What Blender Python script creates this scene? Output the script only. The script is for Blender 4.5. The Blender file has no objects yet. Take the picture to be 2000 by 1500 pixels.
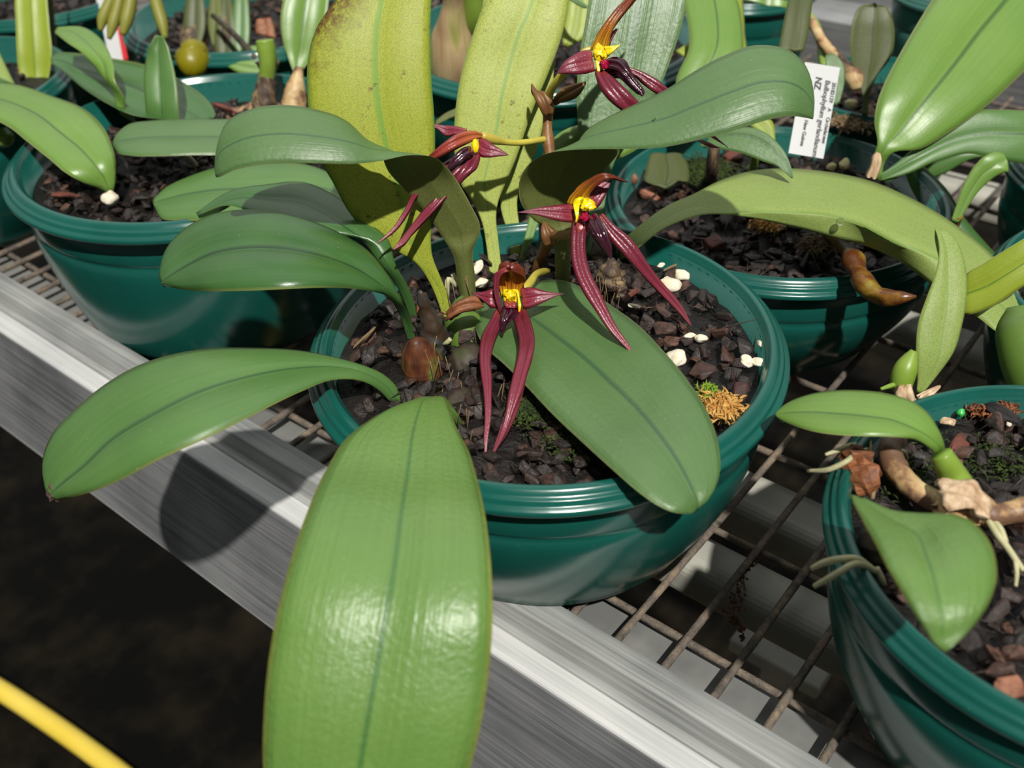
import bpy, bmesh, math, random
import numpy as np
from mathutils import Vector, Matrix, noise
random.seed(7)
SC = bpy.context.scene
COL = SC.collection
# ------------------------------------------------------------------ camera, world, sun
HC = 0.40                                   # camera height above the bench mesh (m)
RV = Vector((0.77975036, 0.62501573, -0.03667023))
UV_ = Vector((-0.36471066, 0.50104768, 0.78481676))
FV = Vector((-0.50889636, 0.59858713, -0.61864202))
FPX = 1924.82
CAM = Vector((0, 0, HC))
cd = bpy.data.cameras.new('camera'); cam = bpy.data.objects.new('camera', cd); COL.objects.link(cam)
m = Matrix((RV, UV_, -FV)).transposed().to_4x4(); m.translation = CAM
cam.matrix_world = m
cd.sensor_width = 36.0; cd.lens = FPX * 36.0 / 2000.0; cd.clip_start = 0.01; cd.clip_end = 50
cd.dof.use_dof = True; cd.dof.focus_distance = 0.485; cd.dof.aperture_fstop = 9.0
SC.camera = cam
rh = Vector((RV.x, RV.y, 0)).normalized(); fh = Vector((FV.x, FV.y, 0)).normalized()
az, el = math.radians(10), math.radians(55)
SUN = (rh * math.sin(az) - fh * math.cos(az)) * math.cos(el) + Vector((0, 0, math.sin(el)))
sl = bpy.data.lights.new('sun', 'SUN'); sl.energy = 4.3; sl.angle = math.radians(1.3); sl.color = (1.0, 0.965, 0.9)
so = bpy.data.objects.new('sun', sl); COL.objects.link(so)
so.rotation_euler = SUN.to_track_quat('Z', 'Y').to_euler(); so.location = (0, 0, 3)
W = bpy.data.worlds.new('sky'); SC.world = W; W.use_nodes = True
nt = W.node_tree; nt.nodes.clear()
def wn(t): return nt.nodes.new(t)
tc = wn('ShaderNodeTexCoord'); vm = wn('ShaderNodeVectorMath'); vm.operation = 'DOT_PRODUCT'
gdir = (fh * math.cos(math.radians(52)) + Vector((0, 0, math.sin(math.radians(52))))).normalized()
vm.inputs[1].default_value = gdir
cr = wn('ShaderNodeValToRGB'); cr.color_ramp.elements[0].position = 0.0; cr.color_ramp.elements[0].color = (.11, .115, .115, 1)
cr.color_ramp.elements[1].position = 1.0; cr.color_ramp.elements[1].color = (1.6, 1.6, 1.58, 1)
e = cr.color_ramp.elements.new(.55); e.color = (.39, .40, .40, 1)
e = cr.color_ramp.elements.new(.86); e.color = (.97, .98, .97, 1)
bg = wn('ShaderNodeBackground'); bg.inputs[1].default_value = 0.72
wo = wn('ShaderNodeOutputWorld')
nt.links.new(tc.outputs['Generated'], vm.inputs[0]); nt.links.new(vm.outputs['Value'], cr.inputs[0])
nt.links.new(cr.outputs[0], bg.inputs[0]); nt.links.new(bg.outputs[0], wo.inputs[0])
SC.view_settings.view_transform = 'Standard'; SC.view_settings.look = 'None'
SC.view_settings.exposure = 0.0; SC.view_settings.gamma = 1.0; SC.view_settings.use_curve_mapping = False

# ------------------------------------------------------------------ helpers
def ray(px, py): return RV * ((px - 1000) / FPX) - UV_ * ((py - 750) / FPX) + FV
def P(px, py, v):
    """a place seen at photo pixel (px,py): v < .3 is its height above the bench, otherwise its distance along the view axis"""
    d = ray(px, py)
    t = (HC - v) / (-d.z) if v < .3 else v
    return CAM + d * t
def PO(px, py, v, o): return P(px, py, v + o) if v < .3 else P(px, py, v - o)

def link(o, parent=None):
    COL.objects.link(o)
    if parent is not None: o.parent = parent
    return o
def tag(o, label=None, cat=None, group=None, kind=None):
    if label: o['label'] = label
    if cat: o['category'] = cat
    if group: o['group'] = group
    if kind: o['kind'] = kind
    return o
def thing(name, loc, label, cat, group=None):
    o = bpy.data.objects.new(name, None); o.empty_display_size = .01; o.location = loc
    link(o); return tag(o, label, cat, group)
def sub(name, parent):
    o = bpy.data.objects.new(name, None); o.empty_display_size = .005; link(o, parent); return o
def wloc(o):
    v = Vector((0, 0, 0))
    while o is not None: v = v + o.location; o = o.parent
    return v
def mesh(name, verts, faces, mats, parent=None, smooth=True, uvs=None, midx=None):
    org = wloc(parent) if parent is not None else Vector((0, 0, 0))
    base = org
    if parent is None:
        a = np.array([tuple(v) for v in verts]); base = Vector(((a[:, 0].min() + a[:, 0].max()) / 2, (a[:, 1].min() + a[:, 1].max()) / 2, a[:, 2].min()))
    me = bpy.data.meshes.new(name); me.from_pydata([tuple(Vector(v) - base) for v in verts], [], faces)
    for mt in (mats if isinstance(mats, (list, tuple)) else [mats]): me.materials.append(mt)
    if smooth: me.polygons.foreach_set('use_smooth', [True] * len(me.polygons))
    if midx is not None: me.polygons.foreach_set('material_index', midx)
    if uvs is not None:
        ul = me.uv_layers.new(name='UVMap')
        li = np.zeros(len(me.loops), dtype=np.int32); me.loops.foreach_get('vertex_index', li)
        ul.data.foreach_set('uv', np.array(uvs, dtype=np.float32)[li].ravel())
    me.update()
    o = bpy.data.objects.new(name, me)
    if parent is None: o.location = base
    link(o, parent); return o
def herm(K, n):
    K = np.asarray(K, float); d = np.sqrt((np.diff(K[:, :3] if K.shape[1] < 9 else K, axis=0) ** 2).sum(1)) + 1e-6
    t = np.concatenate([[0], np.cumsum(d)]); t /= t[-1]
    T = np.zeros_like(K)
    T[1:-1] = ((K[1:-1] - K[:-2]) / (t[1:-1] - t[:-2])[:, None] * (t[2:] - t[1:-1])[:, None] + (K[2:] - K[1:-1]) / (t[2:] - t[1:-1])[:, None] * (t[1:-1] - t[:-2])[:, None]) / (t[2:] - t[:-2])[:, None]
    T[0] = (K[1] - K[0]) / (t[1] - t[0]); T[-1] = (K[-1] - K[-2]) / (t[-1] - t[-2])
    s = np.linspace(0, 1, n); i = np.clip(np.searchsorted(t, s, side='right') - 1, 0, len(K) - 2)
    h = (t[i + 1] - t[i]); u = ((s - t[i]) / h)[:, None]; h = h[:, None]
    return (2*u**3-3*u**2+1)*K[i] + (u**3-2*u**2+u)*h*T[i] + (-2*u**3+3*u**2)*K[i+1] + (u**3-u**2)*h*T[i+1]
def tube(name, pts, rad, mat, parent=None, n=30, seg=12, lump=0, sm=True):
    """pts: list of world points, rad: radius per point"""
    K = [list(p) + [r] for p, r in zip(pts, rad)]
    S = herm(K, n); V = []; F = []
    up = None
    for i in range(n):
        c = Vector(S[i, :3]); a = Vector(S[min(i + 1, n - 1), :3]) - Vector(S[max(i - 1, 0), :3])
        if a.length < 1e-9: a = Vector((0, 0, 1))
        a.normalize()
        if up is None: up = Vector((0, 0, 1)) if abs(a.z) < .9 else Vector((1, 0, 0))
        s = a.cross(up).normalized(); up = s.cross(a).normalized()
        for k in range(seg):
            th = 2 * math.pi * k / seg; r = max(S[i, 3], 1e-5)
            if lump: r *= 1 + lump * noise.noise(Vector((c.x * 300 + math.cos(th) * 1.3, c.y * 300 + math.sin(th) * 1.3, c.z * 300)))
            V.append(c + (s * math.cos(th) + up * math.sin(th)) * r)
    for i in range(n - 1):
        for k in range(seg):
            F.append((i*seg+k, i*seg+(k+1) % seg, (i+1)*seg+(k+1) % seg, (i+1)*seg+k))
    F.append(tuple(range(seg-1, -1, -1))); F.append(tuple(range((n-1)*seg, n*seg)))
    uv = [((k+.5)/seg, i/(n-1)) for i in range(n) for k in range(seg)]
    return mesh(name, V, F, mat, parent, sm, uv)
def ptube(name, pp, mat, parent=None, **k):
    """pp: (px, py, v, radius in metres)"""
    return tube(name, [P(a, b, c) for a, b, c, r in pp], [r for *_, r in pp], mat, parent, **k)
def strip(name, st, mats, parent=None, n=44, mcr=13, t0=.0011, bulge=.05, flip=False, wave=0, uvw=1.0):
    """a blade lofted between two edges and a midrib. st rows: Ax,Ay, Mx,My, Bx,By, v [,offA, offB]  or  Ax,Ay,Bx,By,v,... (5 or 7 items: midrib in the middle)"""
    K = []
    for r in st:
        r = list(r)
        if len(r) == 5 or (len(r) == 7 and abs(r[6]) <= .04 and 0 < r[4] < 2):
            r = [r[0], r[1], (r[0]+r[2])/2, (r[1]+r[3])/2, r[2], r[3]] + r[4:]
        oa, ob = (r[7], r[8]) if len(r) > 7 else (0, 0)
        A = PO(r[0], r[1], r[6], oa); M = P(r[2], r[3], r[6]); B = PO(r[4], r[5], r[6], ob)
        K.append([*M, *A, *B])
    S = herm(K, n); M = S[:, :3]; A = S[:, 3:6]; B = S[:, 6:]
    us = np.linspace(-1, 1, mcr); top = np.zeros((n, mcr, 3))
    Wd = np.sqrt(((A - B) ** 2).sum(1))
    ax = np.gradient(M, axis=0); cr_ = B - A; N = np.cross(ax, cr_); N /= (np.sqrt((N ** 2).sum(1))[:, None] + 1e-12)
    view = M - np.array(CAM); sgn = -1 if (np.sum(N * view, axis=1) * Wd).sum() > 0 else 1
    if flip: sgn = -sgn
    # front faces face the camera on average
    N = N * (1 if sgn > 0 else -1)
    for j, u in enumerate(us):
        E = A if u < 0 else B; s = abs(u)
        top[:, j] = M + (E - M) * s + N * (Wd * bulge * 4 * s * (1 - s))[:, None]
        if wave:
            ph = np.arange(n) / n
            top[:, j] += N * (np.array([noise.noise(Vector((p * 7 + wave, u * 1.5, wave))) for p in ph]) * .004 * s)[:, None]
    gy = np.gradient(top, axis=0); gx = np.gradient(top, axis=1)
    NN = np.cross(gy, gx); L = np.sqrt((NN ** 2).sum(2))[:, :, None] + 1e-12; NN /= L
    NN *= np.sign((NN * N[:, None, :]).sum(2).sum() + 1e-9)
    prof = np.sqrt(np.clip(1 - us ** 2, 0, 1))
    th = t0 * np.minimum(1, Wd / .012) + np.maximum(0, .75 * Wd * (1 - Wd / .018))
    th = np.minimum(th, np.maximum(Wd * .8, 2e-4))
    bot = top - NN * (th[:, None] * np.maximum(prof, .02)[None, :])[:, :, None]
    V = [Vector(p) for p in top.reshape(-1, 3)] + [Vector(p) for p in bot.reshape(-1, 3)]
    F = []; MI = []; o = n * mcr
    for i in range(n - 1):
        for j in range(mcr - 1):
            a = i*mcr+j; q = (a, a+1, a+1+mcr, a+mcr)
            F.append(q); MI.append(0)
            F.append(tuple(x + o for x in reversed(q))); MI.append(1)
        a = i*mcr; F.append((a, a+mcr, a+mcr+o, a+o)); MI.append(0)
        a = i*mcr+mcr-1; F.append((a, a+o, a+mcr+o, a+mcr)); MI.append(0)
    for i in (0, n-1):
        for j in range(mcr-1):
            a = i*mcr+j; F.append((a, a+o, a+1+o, a+1) if i == 0 else (a, a+1, a+1+o, a+o)); MI.append(0)
    uv = [((u+1)/2, i/(n-1)) for i in range(n) for u in us]
    if not isinstance(mats, (list, tuple)): mats = [mats, mats]
    ob = mesh(name, V, F, list(mats), parent, True, uv + uv, MI)
    bm = bmesh.new(); bm.from_mesh(ob.data); bmesh.ops.recalc_face_normals(bm, faces=bm.faces); bm.to_mesh(ob.data); bm.free()
    return ob
def lathe(name, prof, c, mat, parent=None, seg=96, sm=True):
    V = []; F = []; n = len(prof)
    for r, z in prof:
        for k in range(seg):
            a = 2*math.pi*k/seg; V.append(Vector((c[0]+r*math.cos(a), c[1]+r*math.sin(a), z)))
    for i in range(n-1):
        for k in range(seg): F.append((i*seg+k, i*seg+(k+1) % seg, (i+1)*seg+(k+1) % seg, (i+1)*seg+k))
    if prof[0][0] < 1e-3 or True: pass
    return mesh(name, V, F, mat, parent, sm)
def box(name, x0, x1, y0, y1, z0, z1, mat, parent=None, bev=0):
    V = [Vector((x, y, z)) for x in (x0, x1) for y in (y0, y1) for z in (z0, z1)]
    F = [(0, 1, 3, 2), (4, 6, 7, 5), (0, 4, 5, 1), (2, 3, 7, 6), (0, 2, 6, 4), (1, 5, 7, 3)]
    o = mesh(name, V, F, mat, parent, False)
    if bev:
        md = o.modifiers.new('b', 'BEVEL'); md.width = bev; md.segments = 5 if bev > .004 else 2
    return o
def prof_x(name, yz, x0, x1, mat, parent=None):
    """a closed profile in y,z drawn out along x"""
    n = len(yz); V = [Vector((x, y, z)) for x in (x0, x1) for y, z in yz]
    F = [(i, (i+1) % n, n+(i+1) % n, n+i) for i in range(n)] + [tuple(range(n-1, -1, -1)), tuple(range(n, 2*n))]
    o = mesh(name, V, F, mat, parent, False)
    bm = bmesh.new(); bm.from_mesh(o.data); bmesh.ops.recalc_face_normals(bm, faces=bm.faces); bm.to_mesh(o.data); bm.free()
    md = o.modifiers.new('b', 'BEVEL'); md.width = .0007; md.segments = 2; md.limit_method = 'ANGLE'
    return o
def blob(name, c, r, mat, parent=None, axis=None, lump=.2, freq=60, seed=0, sub_=3, sm=True):
    """an egg-like body: c centre, r=(rx,ry,rz), z along axis"""
    bm = bmesh.new(); bmesh.ops.create_icosphere(bm, subdivisions=sub_, radius=1)
    q = Vector(axis if axis is not None else (0, 0, 1)).to_track_quat('Z', 'Y').to_matrix()
    V = []
    for v in bm.verts:
        p = v.co.copy(); k = 1 + lump * noise.noise(p * freq / 30 + Vector((seed, seed * 2, 0)))
        p = Vector((p.x*r[0]*k, p.y*r[1]*k, p.z*r[2]*k)); V.append(q @ p + Vector(c))
    F = [tuple(v.index for v in f.verts) for f in bm.faces]; uv = [(math.atan2(v.co.y, v.co.x)/6.2832+.5, (v.co.z+1)/2) for v in bm.verts]
    bm.free()
    return mesh(name, V, F, mat, parent, sm, uv)

# ------------------------------------------------------------------ materials
def srgb(r, g, b): return tuple(((c/255)/12.92 if c/255 <= .04045 else ((c/255+.055)/1.055)**2.4) for c in (r, g, b)) + (1,)
class MT:
    def __init__(s, name):
        s.m = bpy.data.materials.new(name); s.m.use_nodes = True; s.t = s.m.node_tree; s.t.nodes.clear()
        s.out = s.n('ShaderNodeOutputMaterial'); s.b = s.n('ShaderNodeBsdfPrincipled'); s.l(s.b.outputs[0], s.out.inputs[0])
    def n(s, t, **k):
        x = s.t.nodes.new(t)
        for a, v in k.items(): setattr(x, a, v)
        return x
    def l(s, a, b): s.t.links.new(a, b)
    def noise(s, scale, vec=None, detail=3, rough=.5):
        x = s.n('ShaderNodeTexNoise'); x.inputs['Scale'].default_value = scale; x.inputs['Detail'].default_value = detail; x.inputs['Roughness'].default_value = rough
        if vec is not None: s.l(vec, x.inputs['Vector'])
        return x.outputs['Fac']
    def ramp(s, fac, stops):
        x = s.n('ShaderNodeValToRGB'); c = x.color_ramp
        while len(c.elements) < len(stops): c.elements.new(.5)
        for e_, (p, col) in zip(c.elements, stops):
            e_.position = p; e_.color = col if len(col) == 4 else (*col, 1)
        s.l(fac, x.inputs[0]); return x.outputs[0]
    def mix(s, fac, a, b, mode='MIX'):
        x = s.n('ShaderNodeMix', data_type='RGBA', blend_type=mode)
        for v, i in ((fac, 0), (a, 6), (b, 7)):
            if isinstance(v, bpy.types.NodeSocket): s.l(v, x.inputs[i])
            else: x.inputs[i].default_value = v
        return x.outputs[2]
    def math(s, op, a, b=0):
        x = s.n('ShaderNodeMath', operation=op)
        for v, i in ((a, 0), (b, 1)):
            if isinstance(v, bpy.types.NodeSocket): s.l(v, x.inputs[i])
            else: x.inputs[i].default_value = v
        return x.outputs[0]
    def coord(s, which='Object', sc=(1, 1, 1)):
        c = s.n('ShaderNodeTexCoord'); mp = s.n('ShaderNodeMapping'); mp.inputs['Scale'].default_value = sc
        s.l(c.outputs[which], mp.inputs[0]); return mp.outputs[0]
    def bump(s, h, st=.3, dist=.001):
        x = s.n('ShaderNodeBump'); x.inputs['Strength'].default_value = st; x.inputs['Distance'].default_value = dist
        s.l(h, x.inputs['Height']); s.l(x.outputs[0], s.b.inputs['Normal']); return x
    def set(s, **k):
        for a, v in k.items():
            i = s.b.inputs[a.replace('_', ' ')]
            if isinstance(v, bpy.types.NodeSocket): s.l(v, i)
            else: i.default_value = v
def leafmat(name, c1, c2, edge=(120, 130, 60), rib=(50, 80, 40), rough=.38, stipple=.0, spots=0.0, transl=.18, ribw=.012, tcol=(110, 160, 30), brown=0, veins=.14, spec=.5, bumps=.12):
    M = MT(name); uvc = M.coord('UV'); ob = M.coord('Object')
    sep = M.n('ShaderNodeSeparateXYZ'); M.l(uvc, sep.inputs[0]); U = sep.outputs[0]; V = sep.outputs[1]
    big = M.noise(28, ob, 2)
    col = M.mix(M.math('MULTIPLY', big, 1.0), srgb(*c1), srgb(*c2))
    stv = M.noise(1, M.coord('UV', (34, 1.6, 1)), 3, .6)
    dark = tuple(x * .55 for x in c1)
    col = M.mix(M.math('MULTIPLY', M.ramp(stv, [(.42, (0, 0, 0)), (.62, (1, 1, 1))]), veins), col, srgb(*dark))
    if stipple:
        sp = M.noise(1600, ob, 1)
        col = M.mix(M.math('MULTIPLY', M.ramp(sp, [(.45, (0, 0, 0)), (.6, (1, 1, 1))]), stipple), col, srgb(*[x * .6 for x in c1]))
    du = M.math('ABSOLUTE', M.math('SUBTRACT', U, .5))
    col = M.mix(M.ramp(du, [(0, (1, 1, 1)), (ribw, (.75, .75, .75)), (ribw*2.2, (0, 0, 0))]), col, srgb(*rib))
    col = M.mix(M.ramp(du, [(.475, (0, 0, 0)), (.495, (1, 1, 1))]), col, srgb(*edge))
    if spots:
        s2 = M.noise(230, ob, 4, .7); s3 = M.noise(40, ob, 2)
        k = M.math('MULTIPLY', M.ramp(s2, [(.60, (0, 0, 0)), (.67, (1, 1, 1))]), M.ramp(s3, [(.45, (0, 0, 0)), (.62, (1, 1, 1))]))
        col = M.mix(M.math('MULTIPLY', k, spots), col, srgb(105, 75, 30))
    if brown:
        bn = M.noise(90, ob, 5, .7)
        reg = M.ramp(M.math('ADD', M.math('SUBTRACT', V, M.math('MULTIPLY', U, .38)), M.math('MULTIPLY', bn, .36)), [(.72, (0, 0, 0)), (.86, (1, 1, 1))])
        k = M.math('MULTIPLY', reg, M.ramp(M.noise(420, ob, 5, .75), [(.36, (0, 0, 0)), (.54, (1, 1, 1))]))
        col = M.mix(M.math('MULTIPLY', k, brown), col, srgb(98, 66, 34))
    sk = M.ramp(M.noise(900, ob, 2), [(.735, (0, 0, 0)), (.76, (1, 1, 1))])
    col = M.mix(M.math('MULTIPLY', sk, .5), col, srgb(190, 195, 150))
    M.set(Base_Color=col, Specular_IOR_Level=spec)
    M.set(Roughness=M.math('ADD', M.math('MULTIPLY', M.noise(60, ob, 3), .16), rough - .08))
    hh = M.math('ADD', M.math('MULTIPLY', M.noise(420, ob, 3), .6), M.math('MULTIPLY', stv, .8))
    M.bump(hh, bumps, .0012)
    tr = M.n('ShaderNodeBsdfTranslucent'); tr.inputs[0].default_value = srgb(*tcol)
    mx = M.n('ShaderNodeMixShader'); mx.inputs[0].default_value = transl
    M.l(M.b.outputs[0], mx.inputs[1]); M.l(tr.outputs[0], mx.inputs[2]); M.l(mx.outputs[0], M.out.inputs[0])
    return M.m
G_ = dict
LM = G_(
    front=leafmat('leaf_bright_green', (94, 136, 56), (116, 152, 72), rib=(70, 116, 52), edge=(150, 160, 70), rough=.40, ribw=.009, veins=.08, spec=1.0, bumps=.5),
    mid=leafmat('leaf_mid_green', (78, 120, 58), (98, 138, 68), rib=(54, 92, 50), edge=(130, 140, 70), rough=.46, veins=.10, spec=.8),
    deep=leafmat('leaf_deep_green', (58, 98, 54), (80, 124, 60), rib=(40, 72, 42), edge=(120, 135, 72), rough=.33, veins=.12, spec=.6),
    blue=leafmat('leaf_blue_green', (80, 116, 62), (96, 132, 72), rib=(58, 96, 60), edge=(122, 140, 88), rough=.44, veins=.06, spec=.95, bumps=.35),
    under=leafmat('leaf_underside_yellow_green', (172, 186, 88), (186, 196, 104), rib=(132, 166, 84), edge=(160, 176, 96), rough=.5, stipple=.35, spots=.8, brown=0, ribw=.014, veins=.08, spec=.35, transl=.12),
    under_b=leafmat('leaf_underside_spotted', (158, 170, 52), (170, 178, 66), rib=(118, 158, 60), edge=(110, 150, 60), rough=.5, stipple=.35, spots=1, brown=1, ribw=.016, veins=.08, spec=.35, transl=.12),
    olive=leafmat('leaf_underside_olive', (100, 108, 56), (112, 118, 62), rib=(88, 98, 48), edge=(140, 140, 90), rough=.55, stipple=.3, ribw=.01, veins=.08, spec=.3, transl=.10),
    pale=leafmat('leaf_underside_pale', (138, 160, 84), (152, 172, 92), rib=(118, 146, 66), edge=(140, 160, 80), rough=.5, stipple=.3, ribw=.012, veins=.05, spec=.35, transl=.12),
    lime=leafmat('leaf_lime', (140, 160, 44), (160, 176, 58), rib=(90, 125, 34), edge=(180, 185, 100), rough=.42),
    grass=leafmat('leaf_grass_green', (104, 144, 56), (124, 160, 72), rib=(66, 102, 44), edge=(165, 175, 110), rough=.38, veins=.10, spec=.7),
    shade=leafmat('leaf_dark_olive_shaded', (72, 82, 40), (84, 92, 46), rib=(50, 58, 30), edge=(110, 120, 60), rough=.5, transl=.1),  # own dark olive on some leaves, painted shade on the overhung one
)
def plain(name, c, c2=None, rough=.4, nscale=60, bump=0, bscale=300, metal=0, spec=.5, mixlo=.35, mixhi=.65, aniso=None, det=3):
    M = MT(name); ob = M.coord('Object', aniso or (1, 1, 1))
    col = srgb(*c)
    if c2: col = M.ramp(M.noise(nscale, ob, det, .6), [(mixlo, srgb(*c)), (mixhi, srgb(*c2))])
    M.set(Base_Color=col, Roughness=rough, Metallic=metal, Specular_IOR_Level=spec)
    if bump: M.bump(M.noise(bscale, ob, 4, .6), bump, .001)
    return M.m
def potmat(name, c):
    M = MT(name); ob = M.coord('Object')
    col = M.ramp(M.noise(30, ob, 3), [(.3, srgb(*c)), (.75, srgb(*[x*1.08+2 for x in c]))])
    dust = M.ramp(M.noise(1400, ob, 2), [(.74, (0, 0, 0)), (.77, (1, 1, 1))])
    col = M.mix(M.math('MULTIPLY', dust, .35), col, srgb(150, 165, 150))
    M.set(Base_Color=col, Roughness=M.math('ADD', M.math('MULTIPLY', M.noise(45, ob, 3), .14), .14), Specular_IOR_Level=.5)
    M.bump(M.noise(55, M.coord('Object', (1, 1, .5)), 2), .10, .002)
    return M.m
M_POT = potmat('green_pot_plastic', (18, 80, 71))
M_POTG = potmat('grey_green_pot_plastic', (60, 105, 95))
def barkmat():
    M = MT('bark_chip'); ob = M.coord('Object')
    oi = M.n('ShaderNodeObjectInfo'); ge = M.n('ShaderNodeNewGeometry')
    r = M.math('FRACT', M.math('ADD', oi.outputs['Random'], ge.outputs['Random Per Island']))
    col = M.ramp(r, [(0, srgb(34, 26, 22)), (.45, srgb(46, 35, 30)), (.72, srgb(66, 46, 38)), (.9, srgb(90, 60, 48)), (1, srgb(122, 84, 64))])
    n_ = M.noise(260, M.coord('Object', (1, 1, 3.5)), 5, .7)
    col = M.mix(M.math('MULTIPLY', M.ramp(n_, [(.36, (0, 0, 0)), (.6, (1, 1, 1))]), .75), col, srgb(20, 15, 13))
    M.set(Base_Color=col, Roughness=M.ramp(M.noise(500, ob, 2), [(.35, (.28,)*3), (.65, (.62,)*3)]), Specular_IOR_Level=.6)
    M.bump(n_, .7, .0015)
    return M.m
M_BARK = barkmat()
M_SOIL = plain('wet_mix', (10, 8, 7), (26, 19, 15), rough=.55, nscale=220, bump=.9, bscale=500, spec=.5)
def alumat(name, lo, hi, rough=.38, metal=.75):
    M = MT(name); st = M.coord('Object', (5, 420, 420)); st2 = M.coord('Object', (20, 1500, 1500)); ob = M.coord('Object')
    f = M.math('ADD', M.math('MULTIPLY', M.noise(1, st, 4, .65), .6), M.math('MULTIPLY', M.noise(1, st2, 3, .6), .4))
    f = M.math('ADD', f, M.math('MULTIPLY', M.math('SUBTRACT', M.noise(14, ob, 3), .5), .5))
    col = M.ramp(f, [(.30, srgb(*lo)), (.62, srgb(*hi))])
    sp = M.ramp(M.noise(800, ob, 2), [(.72, (0, 0, 0)), (.75, (1, 1, 1))])
    col = M.mix(M.math('MULTIPLY', sp, .35), col, srgb(205, 195, 180))
    M.set(Base_Color=col, Metallic=metal, Roughness=M.math('ADD', M.math('MULTIPLY', f, .25), rough - .1))
    M.bump(f, .15, .0006)
    return M.m
M_ALU = alumat('brushed_aluminium', (120, 122, 122), (176, 177, 174), rough=.5, metal=.25)
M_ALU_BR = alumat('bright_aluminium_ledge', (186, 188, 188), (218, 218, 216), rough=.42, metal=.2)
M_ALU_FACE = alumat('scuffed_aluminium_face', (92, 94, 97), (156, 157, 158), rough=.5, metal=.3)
M_ALU_PALE = plain('painted_grey_tube', (158, 157, 148), (178, 176, 164), rough=.45, nscale=30)
M_FLANGE = plain('dull_flange', (104, 105, 103), (128, 128, 124), rough=.5, nscale=30)
def wiremat():
    M = MT('corroded_wire'); ob = M.coord('Object')
    col = M.ramp(M.noise(90, ob, 5, .7), [(.3, srgb(66, 60, 54)), (.5, srgb(108, 98, 88)), (.68, srgb(146, 128, 104))])
    M.set(Base_Color=col, Roughness=.8); M.bump(M.noise(500, ob, 4, .7), .9, .0012); return M.m
M_WIRE = wiremat()
M_FLOOR = plain('shade_dark_floor', (4, 4, 3), (32, 27, 18), rough=.95, spec=.1, nscale=9, bump=.5, bscale=90, mixlo=.44, mixhi=.74, det=8)  # earth tone with the shadow around the bench put into the colour
M_HOSE = plain('yellow_hose', (214, 186, 62), (222, 200, 92), rough=.45, nscale=5)
M_STONE = plain('white_perlite', (228, 214, 180), (245, 238, 222), rough=.8, nscale=160, bump=.7, bscale=600)
M_TAG = plain('white_tag_plastic', (186, 188, 188), rough=.45)
M_INK = plain('dark_ink', (45, 45, 48), rough=.6)
M_RED = plain('red_plastic', (190, 24, 36), rough=.35)
M_MOSS = plain('moss', (30, 46, 14), (72, 92, 28), rough=.9, nscale=300, bump=1, bscale=800)
M_DRYMOSS = plain('dry_sphagnum', (176, 124, 54), (212, 168, 92), rough=.8, nscale=200, bump=.5, bscale=600)
M_STRAW = plain('papery_sheath', (166, 132, 100), (214, 190, 158), rough=.6, nscale=1, bump=.6, bscale=1, aniso=(300, 300, 60))
M_RUST = plain('dry_brown_sheath', (92, 52, 30), (150, 92, 54), rough=.55, nscale=150, bump=.5, bscale=400)
M_ROOT = plain('aerial_root', (168, 166, 124), (196, 190, 150), rough=.5, nscale=120)
M_ROOTD = plain('dry_root', (104, 84, 58), (140, 118, 84), rough=.7, nscale=120)
M_DROP = MT('water'); M_DROP.set(Base_Color=(1, 1, 1, 1), Roughness=.02, Transmission_Weight=1.0, IOR=1.33); M_DROP = M_DROP.m
def bulbmat(name, c1, c2, c3, sc=(120, 120, 18), lo=.45, hi=.55, rough=.35):
    M = MT(name); v = M.coord('Object', sc)
    n1 = M.noise(1, v, 4, .6)
    col = M.ramp(n1, [(lo-.12, srgb(*c1)), (lo, srgb(*c2)), (hi, srgb(*c3))])
    M.set(Base_Color=col, Roughness=rough); M.bump(n1, .5, .001); return M.m
M_BULB_STR = bulbmat('striped_bulb', (92, 118, 50), (104, 58, 32), (58, 34, 24), sc=(95, 95, 20), lo=.46, hi=.6, rough=.5)
M_BULB_GRN = plain('green_bulb', (92, 122, 46), (78, 104, 44), rough=.4, nscale=40)
M_BULB_DK = bulbmat('old_bulb', (62, 66, 38), (60, 50, 38), (38, 30, 24), sc=(120, 120, 40), rough=.6)
M_BULB_GREY = bulbmat('shrivelled_bulb', (86, 88, 86), (58, 58, 56), (64, 48, 36), sc=(130, 130, 90), rough=.5)
M_BULB_FIB = bulbmat('fibrous_bulb', (150, 128, 92), (104, 86, 64), (66, 52, 42), sc=(260, 260, 30), rough=.7)
M_BULB_YEL = bulbmat('sheathed_bulb', (120, 150, 20), (196, 170, 128), (166, 134, 100), sc=(55, 55, 8), lo=.46, hi=.6)
M_CANE = bulbmat('brown_cane', (138, 130, 46), (128, 92, 32), (92, 52, 24), sc=(60, 60, 60), rough=.3)
M_RHIZ = bulbmat('pale_rhizome', (206, 184, 138), (184, 150, 104), (112, 82, 62), sc=(70, 70, 70), rough=.5)
M_GSTEM = plain('green_stem', (132, 158, 64), (118, 148, 50), rough=.4, nscale=60)
M_PEDUN = plain('brown_flower_stalk', (118, 80, 46), (140, 98, 54), rough=.45, nscale=120, bump=.2)
M_PEDIC = plain('yellow_flower_stalk', (196, 186, 76), (178, 158, 66), rough=.35, nscale=60)
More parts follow.
